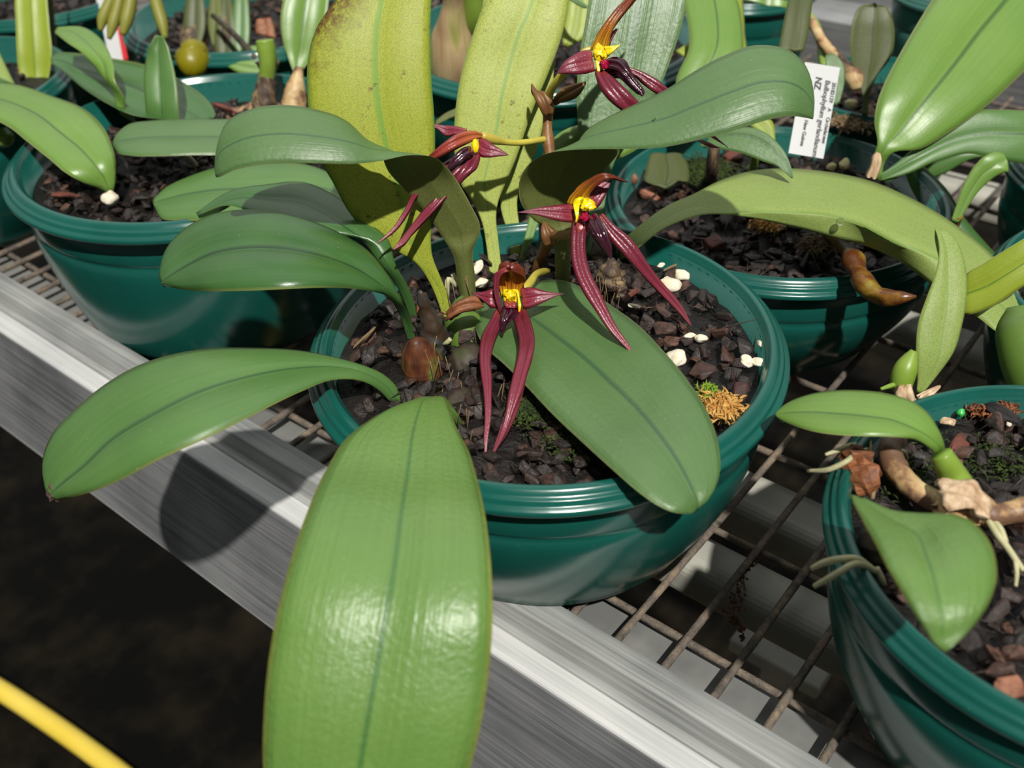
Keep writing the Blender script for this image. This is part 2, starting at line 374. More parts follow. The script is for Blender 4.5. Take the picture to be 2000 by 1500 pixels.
def petal(name, ramp_, streak=(84, 22, 38), amt=.3, rough=.3, sc=(22, 1.2, 1), coat=.0):
    M = MT(name); sep = M.n('ShaderNodeSeparateXYZ'); M.l(M.coord('UV'), sep.inputs[0])
    col = M.ramp(sep.outputs[1], [(p, srgb(*c)) for p, c in ramp_])
    s_ = M.noise(1, M.coord('UV', sc), 2)
    col = M.mix(M.math('MULTIPLY', M.ramp(s_, [(.45, (0, 0, 0)), (.6, (1, 1, 1))]), amt), col, srgb(*streak))
    M.set(Base_Color=col, Roughness=rough, Specular_IOR_Level=.6, Coat_Weight=coat, Coat_Roughness=.1)
    M.bump(M.math('ADD', s_, M.noise(900, M.coord('Object'), 2)), .25, .0008)
    tr = M.n('ShaderNodeBsdfTranslucent'); M.l(col, tr.inputs[0]); mx = M.n('ShaderNodeMixShader'); mx.inputs[0].default_value = .15
    M.l(M.b.outputs[0], mx.inputs[1]); M.l(tr.outputs[0], mx.inputs[2]); M.l(mx.outputs[0], M.out.inputs[0])
    return M.m
M_SEP = petal('maroon_sepal', [(0, (140, 52, 40)), (.08, (108, 26, 46)), (.6, (122, 36, 56)), (1, (146, 74, 84))], streak=(166, 84, 100), amt=.22, sc=(9, .8, 1))
M_PET = petal('maroon_petal', [(0, (150, 60, 44)), (.15, (128, 24, 48)), (.8, (118, 28, 54)), (1, (70, 24, 38))], streak=(176, 110, 120), amt=.35)
M_DOR = petal('brown_dorsal_sepal', [(0, (214, 164, 24)), (.22, (190, 120, 26)), (.45, (136, 66, 26)), (1, (112, 42, 34))], streak=(88, 30, 28), amt=.75, sc=(16, .8, 1))
M_DORO = petal('orange_maroon_sepal', [(0, (200, 120, 60)), (.4, (164, 70, 52)), (1, (150, 50, 62))], amt=.25)
M_LIP = petal('glossy_dark_lip', [(0, (150, 20, 60)), (.15, (62, 14, 34)), (1, (70, 20, 44))], streak=(30, 8, 20), amt=.5, rough=.12, coat=1)
M_COL = plain('yellow_column', (240, 222, 16), (232, 200, 20), rough=.25, nscale=100)
M_PINK = plain('magenta_throat', (176, 20, 66), (150, 16, 50), rough=.12, nscale=100)
M_BUD = plain('brown_bud', (128, 92, 44), (104, 66, 38), rough=.45, nscale=60)

# ------------------------------------------------------------------ bench, floor
FL = -0.70
o = box('floor', -3.2, 2.0, -1.5, 3.0, FL-.05, FL, M_FLOOR); tag(o, 'earthy greenhouse floor below the bench, its colour darkened for shade', 'floor', kind='structure')
bench = thing('greenhouse_bench', (-.3, .6, 0), 'aluminium greenhouse bench with wire mesh top carrying the potted orchids', 'bench')
X0, X1 = -2.0, .9
YE = .2499; ZR = .015
prof_x('front_rail', [(YE, ZR), (.2365, ZR), (.2355, ZR-.0008), (.2340, .0030), (.2325, .0016), (.2302, .0010), (.2298, 0), (.2185, 0), (.2168, -.0012), (.2020, -.100), (.2005, -.102), (.2030, -.1025), (.219, -.006), (.2475, -.006), (.2475, ZR-.0025), (YE, ZR-.0025)], X0, X1, M_ALU, bench)
prof_x('rail_ledge', [(.2293, .0001), (.2293, .0009), (.2188, .0009), (.2168, -.0004), (.2160, -.0016), (.2168, -.0016)], X0, X1, M_ALU_BR, bench)
prof_x('rail_face', [(.2167, -.0022), (.2159, -.0022), (.2009, -.101), (.2017, -.101)], X0, X1, M_ALU_FACE, bench)
prof_x('support_flange', [(.2475, -.010), (.2835, -.010), (.2835, -.045), (.2805, -.045), (.2805, -.013), (.2475, -.013)], X0, X1, M_FLANGE, bench)
for y0, y1 in ((.3365, .3665), (.3945, .430), (.62, .655), (.86, .895)):
    o = box('support_tube', X0, X1, y0, y1, -.05, -.020, M_ALU_PALE, bench, .009)
wx0, wa = -.15948, .02666; wy0, wb = .28015, .07396
def bar(V, F, a, b, r, seg=8, wob=.0):
    base = len(V); d = (b-a).normalized(); up = Vector((0, 0, 1)); s = d.cross(up)
    L = (b-a).length; k = max(2, int(L/.012))
    for i in range(k+1):
        c = a + d*(L*i/k); rr = r*(1+.14*noise.noise(c*260))
        for j in range(seg):
            t = 2*math.pi*j/seg; V.append(c + (s*math.cos(t)+up*math.sin(t))*rr)
    for i in range(k):
        for j in range(seg): F.append((base+i*seg+j, base+i*seg+(j+1) % seg, base+(i+1)*seg+(j+1) % seg, base+(i+1)*seg+j))
V, F = [], []
for j in range(0, 11): bar(V, F, Vector((-1.4, wy0+j*wb, -.0026)), Vector((.45, wy0+j*wb, -.0022)), .0021)
for i in range(-46, 22): bar(V, F, Vector((wx0+i*wa, .2485, 0.0016)), Vector((wx0+i*wa, 1.03, 0.0016)), .0021)
mesh('wire_mesh', V, F, M_WIRE, bench)
prof_x('back_rail', [(1.035, -.04), (1.035, .041), (1.045, .047), (1.085, .047), (1.085, .090), (1.088, .090), (1.088, -.04)], X0, X1, M_ALU_FACE, bench)
o = box('bench_leg', -.171, -.146, .505, .530, FL, -.30, M_ALU_PALE, bench, .003)
o = box('leg_brace', -.20, -.12, .50, .535, -.30, -.285, M_ALU_PALE, bench, .002)
# clump of dirt hanging in the mesh
V, F = [], []
rq = random.Random(3); path = [(1484, 1066, .001, .004), (1470, 1098, -.003, .0015), (1452, 1122, -.006, .0012), (1444, 1160, -.010, .0045), (1436, 1190, -.014, .0055), (1424, 1200, -.014, .004), (1446, 1222, -.020, .0028), (1450, 1250, -.026, .0008)]
for k in range(230):
    q = rq.random()*(len(path)-1.001); i_ = int(q); u = q-i_; a, b = path[i_], path[i_+1]
    c_ = P(a[0]*(1-u)+b[0]*u, a[1]*(1-u)+b[1]*u, a[2]*(1-u)+b[2]*u); r_ = a[3]*(1-u)+b[3]*u
    c_ += Vector((rq.gauss(0, .5), rq.gauss(0, .5), rq.gauss(0, .5)))*r_; s_ = rq.uniform(.0004, .0013); b0 = len(V)
    for d_ in ((1, 0, 0), (-1, 0, 0), (0, 1, 0), (0, -1, 0), (0, 0, 1), (0, 0, -1)): V.append(c_+Vector(d_)*s_*rq.uniform(.6, 1.4))
    F += [(b0+x, b0+y, b0+z) for x, y, z in ((0, 2, 4), (2, 1, 4), (1, 3, 4), (3, 0, 4), (2, 0, 5), (1, 2, 5), (3, 1, 5), (0, 3, 5))]
o = mesh('dirt_clump', V, F, plain('cobweb_dirt', (84, 56, 38), (128, 90, 64), rough=.95, nscale=300, bump=1, bscale=700), None, False)
tag(o, 'brown crumbly dirt clump hanging from the wire mesh between the pots', 'dirt')
# hose
hp = [P(-260, 1195, 1.36), P(-120, 1275, 1.33), P(0, 1352, 1.297), P(110, 1424, 1.25), P(220, 1508, 1.209), P(330, 1600, 1.17)]
for p in hp: p.z = FL+.0125
hp = [hp[0]+Vector((-.6, -.2, 0))] + hp + [hp[-1]+Vector((.5, .12, 0)), hp[-1]+Vector((1.1, .3, 0))]
o = tube('garden_hose', hp, [.0125]*len(hp), M_HOSE, None, n=90, seg=20); tag(o, 'yellow garden hose lying on the dark floor in front of the bench', 'hose')

# ------------------------------------------------------------------ pots
def pot(name, c, R, top, base, label, rb=.70, soil=.017, mat=None, cap=True):
    mat = mat or M_POT
    t = thing(name, (c[0], c[1], base), label, 'flower pot')
    h = top-base; lip = .0098
    body = [(rb*R*.90, base+.001), (rb*R*.97, base), (rb*R, base+.002), (rb*R*1.015, base+.006)]
    rw = .93*R; zw = top-lip
    for k in range(1, 15):
        u = k/15; r_ = rb*R*1.015+(rw-rb*R*1.015)*(1-(1-u)**1.75); z_ = base+.006+(zw-.024-base-.006)*u
        body.append((r_, z_))
    body += [(rw-.0006, zw-.0245), (rw-.0016, zw-.0225), (rw-.0005, zw-.0210), (rw, zw-.0195), (rw, zw+.002)]
    inner = [(.895*R, top-.004), (.885*R, top-.030), (.5*R, top-.034), (.001, top-.034)]
    lathe('body', [(.001, base+.001)]+body+inner, c, mat, t)
    rim = [(.925*R, zw+.0012), (.985*R, zw), (.9985*R, zw), (R, zw+.0006), (R, zw+.0022), (.996*R, zw+.0030), (.980*R, zw+.0036), (.975*R, zw+.0042), (.973*R, zw+.0058), (.968*R, zw+.0064), (.958*R, zw+.0066), (.953*R, zw+.0074), (.945*R, top-.0010), (.935*R, top-.0002), (.920*R, top), (.912*R, top-.0008), (.906*R, top-.0030), (.897*R, top-.0036), (.894*R, top-.006)]
    lathe('rim', rim, c, mat, t, seg=128)
    t['R'] = R
    return t
POTS = G_()
def mkpot(key, c, R, top, base, label, **k): POTS[key] = (c, R, top, base); return pot('flower_pot', c, R, top, base, label, **k)
mkpot('C', (-.2420, .3120), .1172, .1216, ZR, 'dark green plastic pot in the centre holding the orchid with four maroon flowers', rb=.72)
mkpot('L', (-.5755, .3552), .1287, .1216, .0042, 'large dark green pot left of the flowering orchid, a white pebble near its rim', rb=.80)
mkpot('B', (-.2380, .5555), .1130, .0938, .0042, 'green pot behind the centre pot at right, with the white plant tag')
mkpot('F', (.0030, .3263), .0965, .1216, .0042, 'dark green pot at the lower right with creeping rhizomes and aerial roots', rb=.66)
mkpot('G', (-.5008, .6543), .1340, .1216, .0042, 'green pot behind the centre, holding a large sheathed yellow bulb')
mkpot('b', (-.762, .560), .1180, .1216, .0042, 'green pot behind the left pot with a curled yellow leaf on its edge')
mkpot('c', (-.850, .300), .1100, .1216, .0042, 'shaded green pot cut off by the left edge of the view')
mkpot('c2', (-.990, .480), .0900, .1216, .0042, 'blurred green pot in the far upper left corner')
mkpot('d', (-.435, .862), .0720, .1216, .0042, 'blurred green pot with bare bark behind the plant tag')
mkpot('e', (-.245, .738), .0660, .1050, .0042, 'green pot behind the tagged pot with a dark oval leaf')
mkpot('f', (-.055, .705), .0850, .1050, .0042, 'dark green pot at the right edge beneath the long arching leaf')
mkpot('g', (-.015, .555), .0850, .1050, .0042, 'teal pot at the right edge just above the lower right pot')
mkpot('h', (-.262, .955), .0620, .1216, .0042, 'small grey-green pot at the top right corner by the aluminium ledge', mat=M_POTG)
mkpot('i', (-.680, .860), .1080, .1216, .0042, 'blurred green pot in the back row, behind the yellow leaf')
mkpot('j', (-.960, .740), .1080, .1216, .0042, 'blurred green pot in the back row at the upper left')

# ------------------------------------------------------------------ potting mix, bark chips, stones
chips = []
def hull_mesh(nm, sx, sy, sz, seed, npt=15):
    rnd = random.Random(seed); bm = bmesh.new()
    for _ in range(npt):
        p = Vector((rnd.uniform(-1, 1), rnd.uniform(-1, 1), rnd.uniform(-1, 1)))
        p = p.normalized() * rnd.uniform(.75, 1.05) if p.length > .9 else p
        bm.verts.new((p.x*sx, p.y*sy, p.z*sz))
    r_ = bmesh.ops.convex_hull(bm, input=bm.verts)
    bmesh.ops.delete(bm, geom=list({v for v in r_['geom_interior'] if isinstance(v, bmesh.types.BMVert)}), context='VERTS')
    bmesh.ops.bevel(bm, geom=list(bm.edges), offset=min(sx, sy, sz)*.14, segments=1, affect='EDGES')
    me = bpy.data.meshes.new(nm); bm.to_mesh(me); bm.free(); return me
for k in range(16):
    rnd = random.Random(k+50)
    me = hull_mesh('bark_chip', rnd.uniform(.0050, .0090), rnd.uniform(.0036, .0066), rnd.uniform(.0018, .0036), k)
    me.materials.append(M_BARK); chips.append(me)
chipdat = []
for me in chips:
    vs = [v.co.copy() for v in me.vertices]; fs = [tuple(p.vertices) for p in me.polygons]; chipdat.append((vs, fs))
chipobj = []
for me in chips:
    chipobj.append(bpy.data.objects.new('bark_chip', me))
def proj(p):
    d = p-CAM; z = d.dot(FV); return 1000+FPX*d.dot(RV)/z, 750-FPX*d.dot(UV_)/z, z
SEEN = G_(C=[(650, 600, 880, 940), (930, 850, 1210, 935), (1160, 470, 1500, 850), (870, 470, 1010, 600)],
          B=[(1170, 330, 1380, 470), (1280, 420, 1760, 545), (1360, 290, 1440, 350), (1500, 290, 1700, 330)],
          F=[(1650, 760, 2000, 960), (1650, 960, 1860, 1030), (1880, 1000, 2000, 1360), (1680, 1060, 1760, 1180)],
          L=[(70, 290, 420, 425), (410, 170, 600, 215)])
QUOTA = G_(C=150, B=70, F=55, L=25)
NAME = G_(C='the centre pot', B='the tagged pot behind it', F='the lower right pot', L='the left pot')
for key, (c, R, top, base) in POTS.items():
    r0 = .885*R; zs = top-(.0135 if key == 'C' else .0165 if key == 'B' else .0115 if key == 'F' else .0185)
    n = {'C': 640, 'B': 560, 'F': 420, 'L': 600, 'G': 380, 'b': 300}.get(key, 160)
    # uneven bed of fine mix
    V = []; F = []; rings, seg = 16, 60
    for i in range(rings+1):
        for j in range(seg):
            r_ = r0*i/rings; a = 2*math.pi*j/seg; x, y = c[0]+r_*math.cos(a), c[1]+r_*math.sin(a)
            V.append(Vector((x, y, zs-.003+.003*noise.noise(Vector((x*90, y*90, 1))))))
    for i in range(rings):
        for j in range(seg): F.append((i*seg+j, i*seg+(j+1) % seg, (i+1)*seg+(j+1) % seg, (i+1)*seg+j))
    MI = [0]*len(F)
    rnd = random.Random(sum(map(ord, key))*13); cand = []
    for _ in range(n):
        a = rnd.uniform(0, 2*math.pi); r_ = (r0-.007)*math.sqrt(rnd.random())
        loc = Vector((c[0]+r_*math.cos(a), c[1]+r_*math.sin(a), zs+rnd.uniform(-.0025, .0045)))
        eul = (rnd.gauss(0, .45), rnd.gauss(0, .45), rnd.uniform(0, 6.28)); k = rnd.randrange(16); s = rnd.uniform(.6, 1.15)*(1.12 if key == 'B' else 1)
        px, py, z = proj(loc)
        vis = any(x0 < px < x1 and y0 < py < y1 for x0, y0, x1, y1 in SEEN.get(key, []))
        cand.append((vis, s*max(chips[k].vertices[0].co.length, .004)/z, loc, eul, k, s))
    cand.sort(key=lambda q: (not q[0], -q[1]))
    q = QUOTA.get(key, 0)
    for i, (vis, _, loc, eul, k, s) in enumerate(cand):
        if i < q and vis:
            o = chipobj[k].copy(); COL.objects.link(o); o.location = loc; o.rotation_euler = eul; o.scale = (s, s, s)
            tag(o, 'dark wet bark chip lying on the mix in '+NAME[key], 'bark chip', 'bark chips in '+NAME[key])
        else:
            mt = Matrix.LocRotScale(loc, Matrix.Rotation(eul[2], 3, 'Z') @ Matrix.Rotation(eul[1], 3, 'Y') @ Matrix.Rotation(eul[0], 3, 'X'), Vector((s, s, s)))
            b0 = len(V); vs, fs = chipdat[k]
            V += [mt @ v for v in vs]; F += [tuple(b0+i_ for i_ in f) for f in fs]; MI += [1]*len(fs)
    o = mesh('potting_mix', V, F, [M_SOIL, M_BARK], None, False, None, MI)
    lab = G_(C='dark bark potting mix filling the centre pot under the flowers', L='dark bark mix filling the large left pot', B='bark mix filling the tagged pot behind the centre', F='dark fibrous mix in the lower right pot', G='bark mix in the pot with the sheathed bulb', b='dark mix in the pot behind the left pot', c='mix in the shaded pot at the left edge', c2='mix in the pot in the upper left corner', d='blurred bark behind the plant tag', e='dark mix around the dark oval leaf', f='mix in the pot at the right edge under the arching leaf', g='mix in the teal pot at the right edge', h='black mix in the small grey-green pot', i='mix in the back row pot behind the yellow leaf', j='mix in the back row pot at the upper left')[key]
    tag(o, lab, 'potting mix', kind='stuff')
def stone(px, py, zc, rx, ry, rz, label, seed, name='white_pebble', mat=None, cat='pebble', rot=0):
    me = blob(name, P(px, py, zc), (rx, ry, rz), mat or M_STONE, None, axis=(.3*math.sin(seed), .3*math.cos(seed*3), 1), lump=.35, freq=34, seed=seed, sub_=3)
    return tag(me, label, cat)
ZC = .1216-.0115
for i, (a, b, r, r2, lab) in enumerate([
    (1333, 537, .0052, .0040, 'long white perlite pebble near the back wall of the centre pot'),
    (1308, 556, .0055, .0062, 'broad white perlite pebble beside the tip of the long maroon sepal'),
    (1291, 518, .0024, .0016, 'thin white pebble nearest the back rim in the centre pot'),
    (1322, 699, .0058, .0045, 'large cream pebble beside the edge of the big round-tipped leaf'),
    (1458, 704, .0032, .0034, 'round white pebble at the right wall of the centre pot, left of its twin'),
    (1483, 707, .0028, .0036, 'oblong white pebble touching the right wall of the centre pot'),
    (1488, 671, .0022, .0036, 'narrow white pebble sliver above the pair at the right wall'),
    (1370, 661, .0034, .0026, 'dull yellowish stone flake in the middle of the bark right of the leaf'),
    (1347, 655, .0030, .0014, 'small yellow flake left of the dull stone flake'),
    (932, 522, .0030, .0052, 'upright cream pebble behind the lowest flower'),
    (938, 552, .0048, .0032, 'cream pebble under the upright one behind the lowest flower'),
    (1214, 578, .0018, .0014, 'tiny tan pebble right of the grey fibrous bulb'),
    (1240, 598, .0016, .0034, 'orange sliver among the bark right of the fibrous bulb')]):
    stone(a, b, ZC+.004, r, r2, min(r, r2)*.7, lab, i*1.7+.3)
stone(215, 388, .1216-.010, .0068, .0052, .0042, 'white pebble lying below the big leaf near the front rim of the left pot', 2.2)
for a, b, r, r2, lab in [(1650, 320, .0068, .0032, 'long greenish-cream pebble behind the tag foot in the tagged pot'), (1624, 326, .0034, .0030, 'small greenish-cream pebble left of the long one'),
                         (1662, 203, .0045, .0042, 'orange and green bead-like bulb in the pot behind the tag')]:
    stone(a, b, .094 if b > 300 else .10, r, r2, min(r, r2)*.75, lab, a*.1, mat=plain('greenish_stone', (190, 186, 120), (216, 196, 150), rough=.6, nscale=90))
for a, b, lab in [(1812, 787, 'tiny cream pellet at the back wall of the lower right pot'), (1971, 827, 'tiny cream pellet beside the black bark slab')]:
    stone(a, b, .1216-.0085, .0016, .0016, .0014, lab, a*.1)
o = stone(1877, 806, .1216-.0075, .0018, .0018, .0018, 'tiny bright green sprout on the mix of the lower right pot', 3, name='green_sprout', mat=plain('sprout', (60, 180, 80), rough=.3), cat='sprout')
def tuft(name, px, py, z, r, nst, mat, label, seed, L=.006, rad=.0004):
    rnd = random.Random(seed); V = []; F = []
    c = P(px, py, z)
    for _ in range(nst):
        a = c+Vector((rnd.gauss(0, r*.5), rnd.gauss(0, r*.5), rnd.uniform(-.001, .002)))
        d = Vector((rnd.gauss(0, 1), rnd.gauss(0, 1), abs(rnd.gauss(.6, .6)))).normalized()
        bm_ = len(V); s = d.cross(Vector((.3, .2, 1))).normalized(); u = d.cross(s)
        k = 4
        for i in range(k):
            t = i/(k-1); p = a+d*L*t*rnd.uniform(.8, 1.1)+Vector((0, 0, -L*.5*t*t)); rr = rad*(1-t*.8)*(1+.6*rnd.random())
            for q in range(3): V.append(p+(s*math.cos(q*2.09)+u*math.sin(q*2.09))*rr)
        for i in range(k-1):
            for q in range(3): F.append((bm_+i*3+q, bm_+i*3+(q+1) % 3, bm_+(i+1)*3+(q+1) % 3, bm_+(i+1)*3+q))
    o = mesh(name, V, F, mat, None, True); return tag(o, label, name.replace('_', ' '), kind='stuff')
tuft('moss', 1035, 800, ZC+.001, .011, 900, M_MOSS, 'dark green moss patch in the centre pot right of the long sepals', 1, .003)
tuft('moss', 1110, 860, ZC+.001, .010, 500, M_MOSS, 'sparse moss near the front rim of the centre pot', 2, .003)
tuft('dry_moss', 1408, 795, ZC+.007, .008, 420, M_DRYMOSS, 'curled tan dry moss clump near the right rim of the centre pot', 3, .006, .0007)
tuft('green_moss', 1382, 772, ZC+.006, .005, 220, plain('fresh_moss', (120, 150, 30), (90, 120, 30), rough=.8), 'bright green moss beside the tan moss clump', 4, .005, .0005)
tuft('dry_moss', 1495, 438, .088, .007, 260, M_DRYMOSS, 'orange dry moss clump under the arching leaf in the tagged pot', 5, .006, .0008)
tuft('moss', 1375, 335, .083, .020, 1500, M_MOSS, 'green moss mound at the back left of the tagged pot', 6, .004)
tuft('dry_roots', 1597, 480, .086, .008, 260, M_ROOTD, 'tangle of dry roots beside the drooping cane', 7, .008, .0005)
tuft('dry_fibre', 1900, 792, .1216-.0095, .006, 220, M_RUST, 'rusty fibre clump at the back of the lower right pot', 8, .006, .0006)
tuft('dry_fibre', 1955, 800, .1216-.0095, .006, 220, M_RUST, 'rusty fibre clump above the black bark slab', 9, .006, .0006)
tuft('moss', 1770, 930, .1216-.0105, .014, 500, M_MOSS, 'dull moss between the rhizome and the green bulb', 10, .003)
tuft('moss', 1940, 900, .1216-.0105, .014, 300, M_MOSS, 'patchy moss at the right of the lower right pot', 11, .003)
tuft('dry_roots', 1660, 240, .10, .012, 500, M_ROOTD, 'tan knot of roots in the pot behind the tag', 12, .006, .0008)
def slab(px0, py0, px1, py1, z, w, h, label, mat, name='bark_slab', cat='bark'):
    a, b = P(px0, py0, z), P(px1, py1, z); L = (b-a).length
    me = hull_mesh(name, L/2, w/2, h/2, int(px0), 26); me.materials.append(mat)
    o = bpy.data.objects.new(name, me); o.location = (a+b)/2; d = b-a; o.rotation_euler = (0.2, 0, math.atan2(d.y, d.x)); link(o); return tag(o, label, cat)
M_BLACK = plain('charred_bark', (26, 24, 24), (60, 58, 58), rough=.9, spec=.2, nscale=1, bump=.8, bscale=1, aniso=(60, 300, 300))
M_RED2 = plain('red_bark', (112, 60, 46), (84, 44, 36), rough=.6, nscale=200, bump=.5)
M_TANB = plain('tan_bark', (164, 112, 86), (112, 68, 50), rough=.7, nscale=110, bump=.6)
slab(1915, 785, 2010, 835, .1216-.0065, .009, .006, 'long black grooved bark slab at the back right of the lower right pot', M_BLACK)
slab(1852, 862, 1895, 880, .1216-.0085, .017, .008, 'dark red bark block behind the green bulb base', M_RED2)
slab(1830, 820, 1875, 828, .1216-.0085, .005, .004, 'tan curled wood splinter in the lower right pot', M_STRAW)
slab(1940, 1350, 2010, 1330, .1216-.0085, .010, .006, 'reddish bark chunk at the right edge near the pot front', M_TANB)
slab(1370, 480, 1425, 468, .086, .016, .008, 'large flat reddish bark chunk in front of the arching leaf', M_RED2)
slab(1410, 300, 1455, 312, .084, .016, .008, 'blurred reddish bark chunk right of the moss mound', M_RED2)
slab(1250, 388, 1295, 372, .083, .018, .011, 'chunky tan-faced bark block right of the upper maroon flower', M_TANB)
slab(1225, 352, 1250, 345, .083, .012, .009, 'small orange-brown bark lump behind the tan-faced block', M_TANB)
slab(1425, 760, 1470, 765, ZC+.003, .014, .007, 'round dark red bark disc near the right rim of the centre pot', plain('dark_red_bark', (70, 40, 36), (50, 30, 28), rough=.6, nscale=200))
slab(1345, 710, 1400, 735, ZC+.003, .014, .005, 'large dark bark plate beside the cream pebble', plain('brown_bark', (76, 52, 44), (48, 34, 30), rough=.6, nscale=220, bump=.5))
slab(1212, 590, 1256, 558, ZC+.006, .0035, .003, 'thin orange-brown bark splinter right of the fibrous bulb', M_RED2)
slab(90, 378, 165, 385, .1216-.012, .006, .004, 'brown bark splinter lying along the front of the left pot', M_RED2)
slab(410, 200, 470, 222, .1216-.010, .006, .005, 'reddish brown bark strip against the back wall of the left pot', M_RED2)
slab(678, 690, 740, 632, ZC+.004, .0022, .002, 'thin dry twig in the left side of the centre pot', M_ROOTD, 'twig', 'twig')
slab(1286, 533, 1335, 510, ZC+.007, .0022, .002, 'thin dry twig above the white pebbles', M_ROOTD, 'twig', 'twig')

# ------------------------------------------------------------------ the flowering orchid in the centre
orc = thing('orchid_plant', (-.242, .312, .104), 'large orchid with broad green leaves and four maroon flowers in the centre pot', 'orchid')
def leaf(st, m, parent=None, **k): return strip('leaf', st, m, parent if parent is not None else orc, **k)
ML = LM
leaf([(903, 825, 897, 828, 890, 830, .104), (893, 806, 885, 812, 876, 816, .112), (878, 786, 868, 790, 857, 795, .12), (868, 775, 846, 775, 826, 776, .128), (872, 782, 832, 779, 792, 786, .132),
      (893, 838, 818, 803, 735, 812, .137, .002, .002), (915, 880, 806, 850, 680, 852, .141), (932, 935, 797, 920, 640, 912, .144), (950, 1020, 783, 1010, 603, 992, .150), (960, 1120, 770, 1110, 570, 1085, .149),
      (962, 1210, 754, 1200, 545, 1180, .143), (955, 1310, 735, 1310, 525, 1290, .131), (938, 1420, 716, 1420, 515, 1400, .117), (912, 1520, 700, 1520, 514, 1500, .102), (870, 1620, 685, 1630, 525, 1600, .087), (800, 1710, 670, 1740, 570, 1700, .074), (672, 1790, 662, 1792, 650, 1790, .066)], ML['front'], n=70, bulge=.035)
leaf([(787, 785, 778, 787, 763, 788, .105), (776, 757, 764, 765, 748, 770, .112), (748, 730, 738, 742, 725, 752, .12), (706, 712, 700, 724, 690, 741, .127), (665, 700, 658, 717, 650, 742, .131),
      (600, 686, 595, 718, 590, 764, .135), (500, 679, 490, 735, 480, 818, .137), (400, 681, 390, 766, 390, 862, .136), (300, 702, 300, 811, 310, 898, .130), (210, 747, 220, 860, 235, 938, .118), (140, 805, 165, 912, 175, 962, .107),
      (100, 850, 130, 940, 140, 972, .098), (82, 905, 108, 958, 122, 975, .091), (88, 955, 98, 968, 112, 977, .087)], ML['mid'], n=60, bulge=.05)
leaf([(950, 585, 943, 592, 935, 600, .112), (990, 562, 975, 590, 932, 622, .115), (1037, 551, 1010, 604, 930, 645, .118), (1090, 546, 1050, 630, 945, 675, .120), (1146, 565, 1095, 664, 985, 712, .122),
      (1195, 597, 1145, 703, 1027, 754, .124), (1247, 635, 1190, 745, 1080, 810, .126), (1300, 690, 1240, 793, 1145, 871, .128), (1345, 745, 1282, 842, 1200, 921, .130), (1380, 800, 1315, 888, 1245, 960, .130),
      (1403, 865, 1340, 932, 1285, 988, .128), (1405, 930, 1355, 965, 1320, 1002, .126), (1387, 973, 1362, 986, 1345, 1004, .123), (1368, 992, 1362, 996, 1357, 1003, .121)], ML['blue'], n=60, bulge=.03)
leaf([(813, 675, 806, 676, 799, 675, .10), (808, 640, 800, 642, 791, 645, .112), (797, 610, 787, 612, 777, 608, .125), (782, 585, 770, 585, 757, 580, .138), (765, 548, 748, 560, 735, 571, .148), (720, 490, 700, 528, 680, 563, .158),
      (650, 448, 640, 504, 620, 562, .165), (560, 418, 560, 487, 550, 565, .168), (472, 409, 480, 485, 480, 568, .166), (402, 423, 415, 497, 415, 569, .16), (350, 455, 365, 521, 370, 567, .152), (322, 490, 333, 541, 338, 562, .147), (311, 530, 315, 552, 320, 558, .143)], ML['deep'], n=60, bulge=.06)
leaf([(820, 625, 812, 627, 804, 627, .102), (797, 560, 785, 562, 775, 560, .125), (770, 510, 755, 515, 740, 512, .142), (760, 470, 735, 480, 705, 470, .150), (715, 430, 690, 455, 650, 462, .156), (665, 388, 645, 425, 600, 450, .16), (600, 357, 595, 400, 560, 440, .162),
      (520, 360, 530, 390, 500, 418, .160), (440, 377, 450, 390, 435, 402, .156), (383, 415, 384, 418, 386, 421, .15)], ML['deep'], n=50, bulge=.05)
blob('dead_leaf_tip', P(108, 960, .088), (.0040, .0022, .0046), plain('dead_tip', (58, 40, 36), (96, 74, 66), rough=.6, nscale=300, bump=.6), orc, axis=UV_+RV*.3, lump=.7, seed=9)
# two upright leaves showing their yellowish undersides
leaf([(868, 640, 873, 640, 880, 640, .527), (859, 600, 868, 598, 880, 595, .522), (835, 545, 848, 548, 864, 550, .516), (805, 508, 822, 512, 846, 505, .511), (755, 482, 805, 480, 842, 478, .508), (715, 452, 795, 445, 843, 430, .504),
      (680, 412, 785, 395, 845, 385, .500), (652, 360, 772, 345, 848, 335, .496), (625, 310, 757, 290, 850, 280, .492), (607, 240, 743, 230, 848, 225, .488), (600, 175, 735, 170, 843, 160, .485), (602, 110, 733, 110, 841, 100, .483),
      (618, 55, 736, 55, 841, 45, .482), (655, 0, 746, -5, 843, -10, .482), (700, -60, 757, -80, 845, -90, .485), (745, -140, 775, -150, 830, -160, .49), (790, -210, 792, -212, 795, -214, .495)], [ML['under_b'], ML['mid']], n=70, bulge=.03)
leaf([(957, 540, 970, 540, 981, 535, .556), (950, 480, 962, 478, 974, 475, .553), (940, 430, 955, 428, 969, 420, .55), (922, 392, 950, 390, 975, 388, .548), (903, 365, 945, 360, 990, 352, .546), (890, 320, 955, 312, 1007, 312, .543), (887, 250, 970, 255, 1024, 262, .54),
      (894, 180, 980, 190, 1044, 205, .537), (908, 116, 1000, 110, 1072, 140, .535), (924, 65, 1016, 60, 1096, 75, .533), (938, 25, 1032, 25, 1106, 30, .532), (950, -5, 1042, -5, 1112, -10, .532), (975, -70, 1055, -75, 1112, -80, .534), (1060, -150, 1065, -150, 1070, -150, .54)], [ML['under'], ML['mid']], n=60, bulge=.03)
